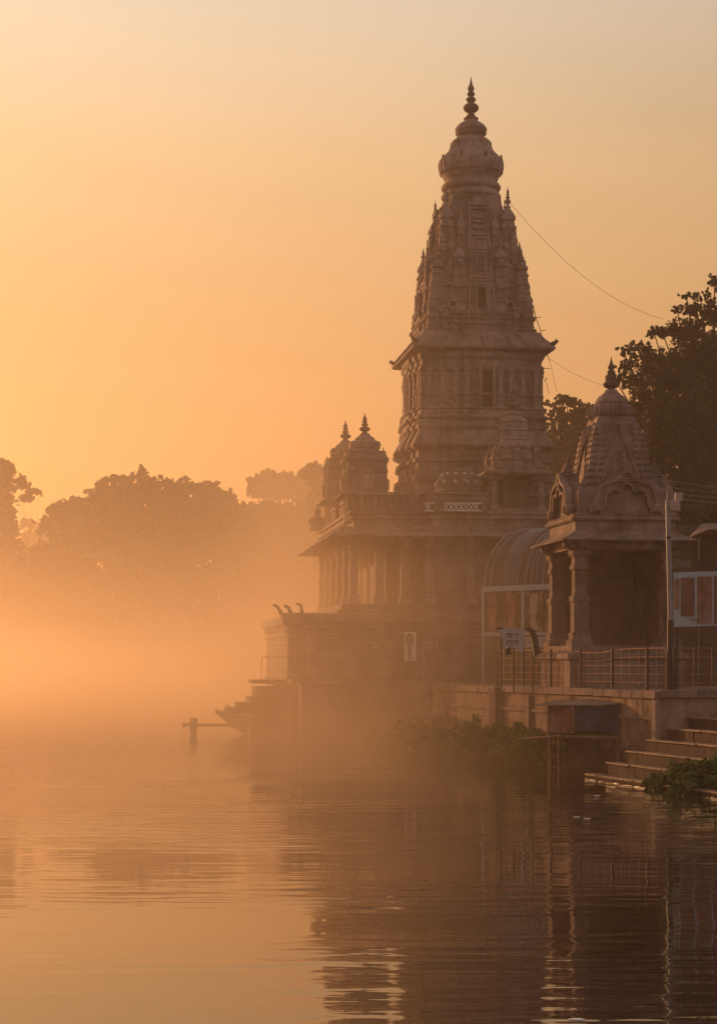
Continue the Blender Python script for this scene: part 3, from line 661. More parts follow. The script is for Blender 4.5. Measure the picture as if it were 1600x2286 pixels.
# ------------------------------------------------------------------ vaulted shelter between temple and pavilion
def shelter():
    ya = R(-48); ax = Vector((math.cos(ya), math.sin(ya), 0)); tr_ = Vector((math.sin(ya), -math.cos(ya), 0)) # axis goes right and nearer; transverse left-near
    tr_ = Vector((ax.y, -ax.x, 0)).normalized()
    DA = 53.5; A = Vector((WX(1078, DA), DA, 0)); Lx = 3.3; Rr = 1.75
    z1 = WZ(1310, DA)
    o = thing('vaulted_shelter', 'glazed shelter with a curved corrugated tin roof between temple and pavilion', 'shelter', (A.x, A.y, 0), ya)
    # local x = axis, local -y = outward (left-near)
    q = MB(); rings = []
    n = 20; W_ = 3.4
    for sgn in (0, 1):
        pass
    seg = 66
    V = []; 
    for i in range(seg+1):
        x = Lx*i/seg; r = Rr+.018*math.sin(i*math.pi/1.5)
        ring = []
        for j in range(n+1):
            t = math.pi*j/n; ring.append((x, W_/2-math.cos(t)*W_/2*(r/Rr), z1+math.sin(t)*r))
        V.append(ring)
    off = len(q.v)
    for rg in V: q.v += rg
    for i in range(seg):
        for j in range(n):
            a = off+i*(n+1)+j; q.f.append((a, a+1, a+n+2, a+n+1))
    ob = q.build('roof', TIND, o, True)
    q = MB()
    for x in (.1, .35, .8, .9, 1.0, 1.1, 1.2, 1.3, 1.42, 1.75, 1.95, 2.15, 2.4, 2.7, 2.8, 2.9, 3.0, 3.12, 3.22):
        q.tube([(x, W_/2-math.cos(math.pi*j/16)*(W_/2+.03), z1+math.sin(math.pi*j/16)*(Rr+.03)) for j in range(17)], .013, 5)
    q.build('roof_rib', PALEB, o)
    q = MB(); q.box(0, Lx, -.06, .06, z1-.16, z1+.0); q.box(0, .08, -.06, .06, 1.7, z1-.16); q.box(Lx*.5-.05, Lx*.5+.05, -.06, .06, 1.7, z1-.16); q.box(Lx-.08, Lx, -.06, .06, 1.7, z1-.16)
    q.box(.08, Lx*.5-.05, -.05, .05, 3.2, 3.3); q.box(Lx*.5+.05, Lx-.08, -.05, .05, 3.2, 3.3); q.build('frame', PALEB, o)
    for i in range(4):
        for (a, b) in ((.08, Lx*.5-.05), (Lx*.5+.05, Lx-.08)):
            if i > 1: continue
            h = (b-a)/2; q = MB(); q.box(a+i*h+.03, a+(i+1)*h-.03, -.03, .0, 3.32, z1-.2); gp_ = q.build('glass_panel', GLASS, o)
            xa, xb, zz = a+i*h+.08, a+(i+1)*h-.08, z1-.25; q = MB(); wv = [.5, .9, .7, 1, .6, .75, .3]
            L_ = [(xa+(xb-xa)*(.5-.42*w_*(1 if a < 1 else .8)), zz-(zz-3.36)*k_/6) for k_, w_ in enumerate(wv)]; R_ = [(xa+(xb-xa)*(.5+.42*wv[(k_+2) % 7]*.7), zz-(zz-3.36)*k_/6) for k_ in range(7)]
            q.prism(L_+R_[::-1], lambda A, B, t: (A, t, B), -.036, -.03); q.build('faded_picture', CONC if a > 1 else PRINT, gp_)
    q = MB(); q.box(.08, Lx-.08, -.04, .06, 1.7, 3.19); q.build('lower_wall', DARKST, o)
    q = MB(); q.box(Lx*.5+.1, Lx-.1, -.06, -.041, 2.85, 3.15); lp_ = q.build('lower_panel', PALEB, o); q = MB(); glyphs(q, Lx*.5+.2, Lx-.2, 2.9, 3.1, -.061, 1, 5, .014); q.build('lettering', TARP, lp_)
    q = MB(); q.box(0, Lx, W_-.1, W_, 1.7, z1); q.box(Lx-.06, Lx, .1, W_-.1, 1.7, z1); q.build('rear_wall', DARKST, o)
shelter()

# ------------------------------------------------------------------ quay wall, steps
def wall_seg(name, a, b, z0, z1, th, mt, label, cap=True, cat='wall', jag=0):
    a = Vector((a[0], a[1], 0)); b = Vector((b[0], b[1], 0)); L = (b-a).length; ang = math.atan2(b.y-a.y, b.x-a.x)
    o = thing(name, label, cat, (a.x, a.y, 0), ang)
    q = MB(); n = max(2, int(L/.7)); xs = [L*i/n for i in range(n+1)]
    for i in range(n): q.box(xs[i]+(.006 if i else 0), xs[i+1], -.012*random.random(), th, z0, z1-.02*random.random()); 
    q.build('wall_face', mt, o)
    if cap:
        q = MB(); x = 0
        while x < L-.05:
            l = min(L-x, .9+random.random()*.9); dz = random.uniform(-jag, jag)
            q.quadring([[(x, -.08, z1+h), (x+l-.02, -.08+random.uniform(-.02, .02), z1+h+dz*.5), (x+l-.02, th+.05, z1+h+dz*.5), (x, th+.05, z1+h)] for h in (0.003, .16)]); x += l
        q.build('coping', PLAST, o)
    return o, L
A_ = (2.08, 52.0); B_ = (6.37, 38.0); d_ = Vector((B_[0]-A_[0], B_[1]-A_[1])).normalized(); n_ = Vector((-d_.y, d_.x))
def al(f): return (A_[0]+(B_[0]-A_[0])*f, A_[1]+(B_[1]-A_[1])*f)
w1, L1 = wall_seg('quay_wall', al(.0), al(.36), -.5, 1.62, .35, WALLM, 'weathered stone quay wall section left of the dark gap, seen through mist', jag=.02)
w2, L2 = wall_seg('quay_wall', al(.385), al(1), -.5, 1.64, .35, WALLM, 'weathered stone quay wall section running behind the tin stall to the steps', jag=.03)
for wq, L in ((w1, L1), (w2, L2)):
    q = MB()
    for f in ((.02, .97) if wq is w1 else (.0, .22, .5, .995)):
        x = L*f; q.box(x-.09, x+.09, -.11, -.01, -.5, 1.6)
    q.build('pier', PLAST, wq)
    q = MB(); q.box(.05, L, -.06, -.013, 1.18, 1.25); q.box(.05, L, -.05, -.014, .52, .58); q.build('string_course', PLAST, wq)
q = MB(); q.rects((-.22, .22, -.2, .2), [(0, -.5), (0, 1.55), (.03, 1.58), (.03, 1.76)]); o = q.build('gatepost', DARKST); o.location = (al(.372)[0], al(.372)[1], 0); o.rotation_euler.z = math.atan2(d_.y, d_.x)
tag(o, 'dark square stone pier in the gap between the two quay wall sections', 'stone pier')
nn = Vector((.957, .29)); dd = Vector((.29, -.957))
E_ = (B_[0]+nn.x*9, B_[1]+nn.y*9)
wall_seg('retaining_wall', B_, E_, -.5, 1.66, .4, WALLM, 'shaded stone wall behind the river steps at the right', jag=.01)
# steps
def steps():
    P0 = Vector((4.90, 37.25)); ang = math.atan2(nn.y, nn.x)
    o = thing('river_steps', 'broad worn stone steps with sunlit edges leading down to the water at right', 'steps', (P0.x, P0.y, 0), ang)
    L = 9
    for k in range(6):
        x0 = k*.46; z = .04+.235*k; y1 = .34 if k < 4 else .42
        q = MB(); n = 7
        for i in range(n):
            a = y1-i*L/n; b = y1-(i+1)*L/n+.012
            j = random.uniform(-.012, .012)
            q.box(x0+j, x0+.46*(1 if k < 5 else 8), b, a, -.6 if k == 0 else z-.30, z+random.uniform(-.006, .006))
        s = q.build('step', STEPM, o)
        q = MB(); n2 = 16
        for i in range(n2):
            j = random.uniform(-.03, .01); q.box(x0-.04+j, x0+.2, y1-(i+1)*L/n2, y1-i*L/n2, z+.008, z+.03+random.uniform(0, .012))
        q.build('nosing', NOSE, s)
steps()

# stair on the far left of the platform
def left_stair():
    o = thing('landing_stairs', 'small misty flight of stone steps going down to the river left of the temple platform', 'steps', (WX(640, 57.5), 57.5, 0), ROT)
    s = F/57.5
    rows = [(1518, 562, 640, .12), (1533, 569, 618, .14), (1543, 569, 618, .16), (1556, 556, 618, .2), (1569, 530, 600, .2), (1581, 506, 568, .16)]
    for y, a, b, t in rows:
        q = MB(); z = WZ(y, 57.5); q.box((a-640)/s, (b-640)/s+.5, -.2, 1.6, z-t, z); q.build('step', STEPM, o)
    q = MB(); q.prism([(-.6, 1.7), (.3, 1.7), (.3, -.4), (-1.2, -.4), (-1.1, .75)], lambda a, b, t: (a, t, b-.15), .1, 1.5); q.build('stair_core', STONE, o)
    q = MB(); q.box(-.1, .35, -.3, .3, -.4, 1.8); q.build('stair_pier', PLAST, o)
left_stair()
def left_rail():
    D = 57.3; o = thing('landing_handrail', 'thin metal handrail round the stair landing left of the temple', 'handrail', (0, D, 0))
    q = MB(); z1 = WZ(1467, D); z0 = WZ(1518, D)
    q.tube([(WX(583, D), 0, z1), (WX(700, D), -.2, z1+.01), (WX(812, D), -.5, WZ(1468, D))], .014, 5); q.build('rail', RAIL, o)
    for px in (583, 597, 640, 812):
        q = MB(); q.tube([(WX(px, D), -.002*(px-583), z0-.1), (WX(px+1, D), -.002*(px-583), z1+(.2 if px == 640 else 0))], .014, 5); q.build('post', RAIL, o)
left_rail()

# moored boat and mooring beam
def boat():
    D = 60.5; o = thing('moored_boat', 'small wooden boat with a raised pointed bow moored below the landing stairs', 'boat', (WX(573, D), D, 0), R(180))
    L = 3.0; rings = []; n = 14
    for i in range(n+1):
        f = i/n; x = -1.6+L*f*1.0; wd = .42*math.sin(min(1, (1-f)*1.7)*math.pi/2)*(.75+.25*math.sin(f*3))+.01; zk = -.1+.86*max(0, (f-.5)/.5)**2; zt_ = .52+.46*max(0, f-.3)**1.6
        rings.append([(x, -wd, zt_), (x, -wd*.7, (zk+zt_)/2-.08), (x, 0, zk), (x, wd*.7, (zk+zt_)/2-.08), (x, wd, zt_), (x, wd*.85, zt_), (x, 0, zk+.1), (x, -wd*.85, zt_)])
    q = MB(); q.quadring(rings); q.build('hull', WOOD, o)
    for sgn in (-1, 1):
        q = MB(); q.tube([(r[0][0], sgn*abs(r[0][1])*1.02, r[0][2]+.02) for r in rings], .03, 5); q.build('gunwale', RAIL, o)
    for x in (-.8, .0): 
        q = MB(); q.box(x, x+.18, -.36, .36, .40, .44); q.build('thwart', WOOD, o)
    q = MB(); q.tube([(-.6, .1, .6), (.5, .16, .72), (1.05, .2, .98)], .025, 5); q.build('oar', WOOD, o)
boat()
def beam():
    D = 60; o = thing('mooring_beam', 'low timber beam on a block standing in the water at the left of the boat', 'mooring beam', (WX(432, D), D, 0))
    q = MB(); q.tube([(-.32, 0, WZ(1619, D)), (.3, 0, WZ(1619, D)), (1.75, .1, WZ(1620, D))], [.05, .05, .06], 8); q.box(-.35, -.29, -.1, .1, WZ(1619, D)-.09, WZ(1619, D)+.09); q.build('beam', WOOD, o)
    q = MB(); q.rects((-.1, .1, -.1, .1), [(0, -.4), (0, .17), (.03, .2), (.03, .44), (-.0, .46), (.02, .53), (.02, .55)]); q.build('block', WOOD, o)
beam()

# ------------------------------------------------------------------ fences, pole, stall, signs
def fence(name, pts, z0, h, label, mesh=True):
    o = thing(name, label, 'fence', (pts[0][0], pts[0][1], 0))
    ox, oy = pts[0]
    def at(f):
        f *= (len(pts)-1); i = min(int(f), len(pts)-2); t = f-i
        return pts[i][0]+(pts[i+1][0]-pts[i][0])*t-ox, pts[i][1]+(pts[i+1][1]-pts[i][1])*t-oy
    Ls = sum(math.dist(a, b) for a, b in zip(pts, pts[1:])); n = int(Ls/.42)
    for r in range(5):
        z = z0+.1+(h-.1)*r/4; q = MB(); P = []
        for i in range(n*2+1):
            x, y = at(i/(2*n)); sag = -.09*math.exp(-((i/(2*n)-.62)/.12)**2) if r >= 3 else 0
            P.append((x, y, z+sag+.0015*math.sin(i*1.3+r)))
        q.tube(P, .006 if r < 4 else .010, 5); q.build('rail', RAIL, o)
    for i in range(n+1):
        x, y = at(i/n); q = MB(); thick = i % 4 == 0
        if thick: q.box(x-.03, x+.03, y-.02, y+.04, z0-.1, z0+h+.03)
        else: q.tube([(x, y, z0), (x+.01*math.sin(i*3), y, z0+h)], .009, 5)
        q.build('post', IRON if thick else RAIL, o)
    if mesh:
        q = MB(); nn_ = n*4
        for i in range(nn_):
            if i % 4 == 0: continue
            x, y = at(i/nn_); q.bar((x, y+.01, z0+.02), (x, y+.01, z0+h-.02), .006)
        tag(q.build('wire_mesh', IRON, o), None, kind=None)
    return o
fa = [(al(.3)[0]+.35, al(.3)[1]+.1), (al(1)[0]+.30, al(1)[1]+.9)]
fence('wire_fence', [fa[0], fa[1]], 1.86, .86, 'rusty wire fence with a sagging top rail along the quay wall')
fence('wire_fence', [(fa[1][0]+.2, fa[1][1]+.05), (fa[1][0]+7, fa[1][1]+1.9)], 1.86, .86, 'rusty wire fence on the shaded wall right of the grey pole')
def pole():
    D = 39.3; o = thing('utility_pole', 'straight grey utility pole with a dark painted foot in front of the pavilion', 'pole', (WX(1496, D), D, 0))
    q = MB(); q.tube([(0, 0, WZ(1385, D)), (-.06, 0, WZ(1118, D))], [.058, .05], 12); q.tube([(-.06, 0, WZ(1119, D)), (-.062, 0, WZ(1098, D))], [.02, .015], 8); q.build('shaft', POLEM, o, True)
    q = MB(); q.tube([(0, 0, 1.7), (0, 0, WZ(1384, D))], .072, 12); q.build('foot', IRON, o, True)
    q = MB(); q.tube([(-.045, 0, WZ(1203, D)), (-.044, 0, WZ(1198, D))], .062, 12); q.build('clamp', IRON, o)
    q = MB(); q.box(.0, .2, -.1, .1, WZ(1140, D), WZ(1118, D)); q.box(.1, .26, -.06, .06, WZ(1118, D), WZ(1100, D)); q.build('junction_box', CONC, o)
pole()
def stall():
    D = 40.6; o = thing('tin_stall', 'small tin stall on stilts, rust red side and dark blue front, by the water', 'stall', (WX(1222, D), D, 0), R(-28))
    s = F/D; z1 = WZ(1576, D); z0 = WZ(1640, D)
    q = MB(); q.box(0, .04, 0, 0.9, z0, z1); q.box(0.04, .66, -.03, 0, z0+.04, z1); q.build('side_panel', RUST, o)
    q = MB(); q.box(.66, 1.72, -.02, .02, z0+.1, z1); q.build('front_panel', BLUE, o)
    q = MB(); q.box(1.68, 1.72, .02, .9, z0, z1); q.box(.04, 1.68, .86, .9, -.3, z1); q.build('rear_shade_panel', DARKST, o)  # rear sheet carried down below the floor as painted shade under the stall
    q = MB(); q.quadring([[(-.2, -.28, z1+.0+h), (1.75, -.25, z1+.05+h), (1.75, 1.0, z1+.14+h), (-.15, 1.0, z1+.10+h)] for h in (0, .025)]); q.build('roof', TIN, o)
    q = MB(); q.box(-.02, 1.75, -.05, .95, z0-.07, z0); q.build('floor', WOOD, o)
    q = MB(); q.quadring([[(-.75, -.45, z0-.14+h), (.42, -.5, z0-.04+h), (.42, .25, z0-.02+h), (-.6, .2, z0-.11+h)] for h in (0, .03)]); q.build('lower_canopy', WOOD, o)
    for x, y in ((.05, .02), (1.68, .02), (1.68, .86), (.05, .86)):
        q = MB(); q.bar((x, y, -.5), (x, y, z0-.05), .07); q.build('stilt', WOOD, o)
stall()
def ladder():
    D = 39.6; o = thing('iron_ladder', 'thin iron ladder frame standing in the water under the stall', 'ladder', (WX(1235, D), D, 0))
    for x in (-.11, .11):
        q = MB(); q.tube([(x, 0, -.3), (x, 0, .84)], .008, 6); q.build('upright', RAIL, o)
    for z in (.1, .33, .62):
        q = MB(); q.tube([(-.11, 0, z), (.11, 0, z)], .008, 6); q.build('rung', RAIL, o)
ladder()
def sign_on(name, px0, px1, py0, py1, v, label, cat, bm_, ink, rows, seed, group=None):
    u0, zt = LT(px0, py0, v); u1, zb = LT(px1, py1, v)
    wx = X0+u0*cR-v*sR; wy = D0+u0*sR+v*cR
    o = thing(name, label, cat, (wx, wy, 0), ROT, group)
    q = MB(); q.box(0, u1-u0, -.04, 0.02, zb, zt); q.build('board', bm_, o)
    if rows:
        q = MB(); glyphs(q, .04, u1-u0-.04, zb+.02, zt-.02, -.041, rows, seed); q.build('lettering', ink, o)
    return o, u1-u0, zb, zt
SIGNB = mat('faded_sign', (.20, .12, .09), .8, .2, 6, .1, .01)
FV = PV0-.03
sign_on('wall_sign', 941, 980, 1431, 1452, FV, 'faded wall sign with pale script just right of the white arch board', 'sign', SIGNB, WHITE, 3, 1, 'signs on the platform wall')
sign_on('wall_sign', 1002, 1036, 1431, 1452, FV, 'faded wall sign with pale script, second to the right of the white arch board', 'sign', SIGNB, WHITE, 3, 2, 'signs on the platform wall')
sign_on('wall_sign', 826, 880, 1431, 1452, FV, 'barely visible pale script sign in the mist left of the white arch board', 'sign', SIGNB, WHITE, 2, 3, 'signs on the platform wall')
bo, bw, zb, zt = sign_on('arch_board', 902, 928, 1411, 1476, FV-.14, 'tall white framed board with a rounded brown figure hanging on the platform wall', 'board', WHITE, WHITE, 0, 4)
q = MB(); H = zt-zb; c = bw/2
q.prism([(c-.02+a*.38*bw, zb+b*H) for a, b in ((-.5, .06), (.5, .06), (.45, .3), (.4, .55), (.9, .62), (1, .78), (.7, .92), (0, .98), (-.7, .92), (-1, .78), (-.9, .62), (-.4, .55), (-.45, .3))], lambda a, b, t: (a, t, b), -.052, -.04); q.build('painted_figure', SIGNB, bo)
m = MB(); m.box(-2.05, -1.55, PV0-.17, PV0+.1, 1.9, 3.72); m.rects((-2.1, -1.5, PV0-.2, PV0+.1), [(0, 3.6), (.05, 3.7), (.05, 3.98)]); m.box(-2.0, -1.6, PV0-.12, PV0+.2, 3.98, 4.25); m.build('buttress', PLAST, T)
def poster_board():
    D = 43.2; o = thing('poster_board', 'long pale blue board with tall framed dark posters right of the grey pole', 'poster board', (WX(1503, D), D, 0), R(6))
    s = F/D; z1 = WZ(1278, D); z0 = WZ(1400, D)
    q = MB(); q.quadring([[(0, -.03, z), (1.6, -.03, z+.05*(z > 3)), (1.6, .03, z+.05*(z > 3)), (0, .03, z)] for z in (z0, z1)]); q.build('backing', PALEB, o)
    for (a, b, c, d, mt) in ((1504, 1515, 1292, 1360, PRINT), (1519, 1550, 1290, 1376, PRINTR), (1556, 1590, 1287, 1392, PRINT), (1595, 1640, 1285, 1392, PRINTR)):
        q = MB(); q.box((a-1503)/s, (b-1503)/s, -.045, -.03, WZ(d, D), WZ(c, D)); p_ = q.build('poster', mt, o)
        if mt is PRINT and b-a > 20:   # pale standing shape printed on it
            q = MB(); x = ((a+b)/2-1503)/s; zc = WZ(d, D); Hh = WZ(c, D)-zc
            q.prism([(x+i*.13, zc+j*Hh) for i, j in ((-1, .05), (1, .05), (1.1, .16), (.5, .3), (.7, .55), (.9, .7), (.3, .8), (.45, .92), (0, .97), (-.45, .9), (-.3, .8), (-.7, .72), (-.5, .5), (-.9, .3), (-.6, .18))], lambda A, B, t: (A, t, B), -.053, -.045); q.build('printed_shape', PRINT, p_)
    q = MB(); glyphs(q, .36, .62, WZ(1392, D), WZ(1380, D), -.032, 1, 9, .012); q.build('lettering', DARKST, o)
    for x in (.1, 1.5):
        q = MB(); q.box(x-.03, x+.03, .03, .1, 1.7, z1); q.build('leg', IRON, o)
poster_board()
def tin_awning():
    D = 47; o = thing('canvas_awning', 'pale sloping awning over a dark shop front at the right edge', 'awning', (WX(1530, D), D, 0))
    s = F/D
    q = MB(); q.quadring([[(0, -.4, WZ(1205, D)+h), (.5, -.4, WZ(1186, D)+h), (2.6, -.5, WZ(1192, D)+h), (2.6, 1, WZ(1160, D)+h), (.6, 1, WZ(1165, D)+h)] for h in (0, .03)]); q.build('sheet', PLAST, o)
    q = MB(); q.box(-.1, 3.4, 1, 1.1, 1.7, WZ(1165, D)); q.build('shop_wall', DARKST, o)
    for x in (.3, 2.5):
        q = MB(); q.tube([(x, -.35, 1.7), (x, -.35, WZ(1194, D))], .03, 6); q.build('post', IRON, o)
    q = MB(); q.box(-.25, .15, -.1, 0, WZ(1268, D), WZ(1249, D)); q.build('name_board', PLAST, o)
tin_awning()
def shed(px0, px1, D, zt, label, name='riverside_house'):
    x0, x1 = WX(px0, D), WX(px1, D); o = thing(name, label, 'building', (x0, D, 0))
    q = MB(); q.box(0, x1-x0, 0, 4, 1.6, zt); q.build('wall', DARKST, o)
    q = MB(); q.prism([(-.3, zt-.1), ((x1-x0)/2, zt+.9), (x1-x0+.3, zt-.1), (x1-x0+.3, zt), ((x1-x0)/2, zt+1.0), (-.3, zt)], lambda a, b, t: (a, t, b), -.4, 4.3); q.build('roof', TIN, o)
    for i in range(3):
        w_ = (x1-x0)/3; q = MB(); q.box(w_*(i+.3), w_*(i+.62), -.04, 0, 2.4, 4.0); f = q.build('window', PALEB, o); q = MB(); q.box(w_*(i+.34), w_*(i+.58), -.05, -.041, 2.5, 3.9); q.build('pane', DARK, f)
shed(1400, 1760, 56, 4.9, 'low dark house with a tin roof half hidden behind the pavilion and poster board')
def banner():
    D = 42.0; o = thing('cloth_banner', 'white lettered cloth banner tied over a dark tarpaulin heap behind the fence', 'banner', (WX(1100, D), D, 0))
    s = F/D
    def bend(x, z, y=0): return (x, y, z)
    q = MB(); 
    pr = [(0, 1405), (.12, 1404), (.24, 1412), (.32, 1430), (.36, 1452)]
    for (dx, r) in ((0, 0), (.66, 1)):
        q.quadring([[(dx+a, -.05, WZ(y, D)), (dx+a+.16, -.07, WZ(y+6*0, D)), (dx+a+.16, .3, WZ(y, D)), (dx+a, .3, WZ(y, D))] if False else [(dx+a*.8, -.06, WZ(y, D)), (dx+a*.8+.13, -.08, WZ(y-3, D)), (dx+a*.8+.13, .2, WZ(y-3, D)), (dx+a*.8, .2, WZ(y, D))] for a, y in reversed([(c, d) for c, d in pr]+[(.38, 1464)])]); q.build('tarpaulin', TARP, o)
    for x in (.2, .5, .95):
        q2 = MB(); q2.tube([(x, .2, 1.7), (x, .2, WZ(1412 if x < .9 else 1450, D))], .02, 6); q2.build('support_pole', IRON, o)
    q = MB(); n = 10
    top = []; bot = []
    for i in range(n+1):
        f = i/n; x = .12+.58*f; top.append((x, WZ(1406-3*math.sin(f*3), D))); bot.append((x+.16*(1-f), WZ(1450-5*math.sin(f*5), D)))
    V = [(a, -.11-.02*math.sin(i*1.4), b) for i, (a, b) in enumerate(top)]+[(a, -.13-.02*math.sin(i*1.7), b) for i, (a, b) in enumerate(bot)]
    V += [(x, y+.015, z) for x, y, z in V]; N_ = n+1
    q.v = V
    for i in range(n): q.f += [(i, i+1, N_+i+1, N_+i), (2*N_+i, 3*N_+i, 3*N_+i+1, 2*N_+i+1), (i, 2*N_+i, 2*N_+i+1, i+1), (N_+i, N_+i+1, 3*N_+i+1, 3*N_+i)]
    q.build('cloth', CLOTH, o, True)
    q = MB(); glyphs(q, .30, .62, WZ(1444, D), WZ(1412, D), -.155, 2, 21, .02); q.build('lettering', TARP, o)
banner()
# slab and stick on the bank, mooring rope
q = MB(); q.quadring([[(-.62, -.1, h), (.1, -.3, h+.03), (.75, -.2, h), (.8, .4, h-.02), (-.2, .5, h)] for h in (0, .09)]); o = q.build('flat_slab', PLAST); o.location = (WX(958, 50), 50, WZ(1603, 50)-.05)
tag(o, 'pale flat stone slab on the plants at the foot of the left quay wall', 'stone slab')
q = MB(); q.tube([(0, 0, 0), (-.17, .1, .8)], [.03, .022], 6); o = q.build('leaning_stick', WOOD); o.location = (WX(1002, 49.2), 49.2, WZ(1612, 49.2)); tag(o, 'dark stick leaning against the left quay wall', 'stick')
def catenary(a, b, sag, n=24): 
    a, b = Vector(a), Vector(b); return [a.lerp(b, i/n)-Vector((0, 0, sag*4*(i/n)*(1-i/n))) for i in range(n+1)]
def wire(name, a, b, sag, r, label, mt=WIRE, group='overhead wires', cat='wire'):
    q = MB(); q.tube(catenary(a, b, sag), r*.62, 5); tag(q.build(name, mt), label, cat, group)
pt = lambda px, py, D: (WX(px, D), D, WZ(py, D))
wire('mooring_rope', pt(815, 1574, 54), pt(960, 1527, 51.6), .02, .022, 'pale rope running from the ledge up to the left end of the quay wall', RAIL, None, 'rope')
wire('overhead_wire', pt(1128, 440, 64), pt(1482, 712, 76), .75, .011, 'long sagging wire from the tower turret to the tall right-hand tree')
wire('overhead_wire', pt(1228, 800, 62), pt(1352, 862, 45), .1, .008, 'short wire from the tower eave to the pavilion finial')
wire('overhead_wire', pt(1370, 820, 45), pt(1620, 856, 50), .1, .005, 'faint wire crossing the dark tree above the pavilion')
for i, (y0, y1, lb) in enumerate(((1072, 1088, 'topmost'), (1086, 1101, 'second'), (1098, 1112, 'third'), (1108, 1124, 'lowest'))):
    wire('cable', pt(1488, y0, 44), pt(1640, y1, 46), .04, .012 if i != 1 else .008, lb+' of the four pale cables running right from the pavilion roof', LWIRE, 'pale cables beside the pavilion', 'cable')
def conductor():
    o = thing('lightning_conductor', 'thin metal rod with short cross bars hanging down the right side of the tower', 'rod', (X0, D0, 0))
    def rel(px, py, D=62): x, y, z = pt(px, py, D); return (x-X0, y-D0, z)
    q = MB(); q.tube([rel(1190, 682), rel(1196, 708), rel(1206, 738), rel(1216, 780), rel(1227, 806)], .014, 5); q.tube([rel(1227, 806), rel(1242, 872)], .006, 5); q.tube([rel(1216, 845), rel(1226, 880)], .008, 5); q.build('rod', IRON, o)
    for (a, b, c, d) in ((1196, 709, 1208, 707), (1206, 739, 1218, 736), (1214, 822, 1227, 822), (1214, 850, 1222, 843)):
        q = MB(); q.tube([rel(a, b), rel(c, d)], .012, 5); q.build('cross_bar', IRON, o)
conductor()
q = MB()
def footbridge():
    D = 120; o = thing('distant_footbridge', 'long pale footbridge with thin posts almost lost in the mist', 'footbridge', (0, D, 0))
    q = MB(); q.tube([(WX(200, D), 0, WZ(1424, D)), (WX(720, D), 0, WZ(1427, D))], .04, 6); q.build('deck', WHITE, o)
    q = MB(); q.tube([(WX(230, D), 0, WZ(1366, D)), (WX(720, D), 0, WZ(1362, D))], .018, 6); q.build('handrail', WHITE, o)
    for px in range(260, 720, 38):
        q = MB(); q.tube([(WX(px, D), 0, -.3 if px % 3 == 0 else WZ(1427, D)), (WX(px, D), 0, WZ(1366, D))], .016, 5); q.build('post', WHITE, o)
footbridge()

# ------------------------------------------------------------------ trees and plants
def leaf_mesh(name, lobes, n, leaf, m, seed, clump=.16, nclump=None, flat=1.0, shell=.55):
    rg = np.random.default_rng(seed); Lb = np.array(lobes, float)
    wgt = (Lb[:, 3]*Lb[:, 5]); wgt /= wgt.sum()
    nc = nclump or max(40, n//38)
    ci = rg.choice(len(Lb), nc, p=wgt); d = rg.normal(size=(nc, 3)); d /= np.linalg.norm(d, axis=1)[:, None]
    rr_ = rg.random(nc)**shell*1.0
    cc = Lb[ci, :3]+d*rr_[:, None]*Lb[ci, 3:6]
    cr_ = clump*Lb[ci, 3:6].mean(axis=1)*rg.uniform(.3, 1.5, nc)
    k = rg.integers(0, nc, n); g_ = rg.normal(size=(n, 3)); g_ /= np.linalg.norm(g_, axis=1)[:, None]
    p = cc[k]+g_*(rg.random(n)**.5*cr_[k])[:, None]*np.array([1, 1, flat])
    a = rg.normal(size=(n, 3)); a /= np.linalg.norm(a, axis=1)[:, None]; b = np.cross(a, rg.normal(size=(n, 3))); b /= np.linalg.norm(b, axis=1)[:, None]
    s = leaf*rg.uniform(.6, 1.4, n)[:, None]
    v = np.stack([p-a*s, p-b*s*.55+a*s*.1, p+a*s, p+b*s*.55+a*s*.1], axis=1).reshape(-1, 3)
    me = bpy.data.meshes.new(name); me.vertices.add(4*n); me.vertices.foreach_set('co', v.ravel().astype(np.float32))
    me.loops.add(4*n); me.loops.foreach_set('vertex_index', np.arange(4*n, dtype=np.int32))
    me.polygons.add(n); me.polygons.foreach_set('loop_start', np.arange(0, 4*n, 4, dtype=np.int32)); me.polygons.foreach_set('loop_total', np.full(n, 4, dtype=np.int32))
    me.materials.append(m); me.update(calc_edges=True); return me
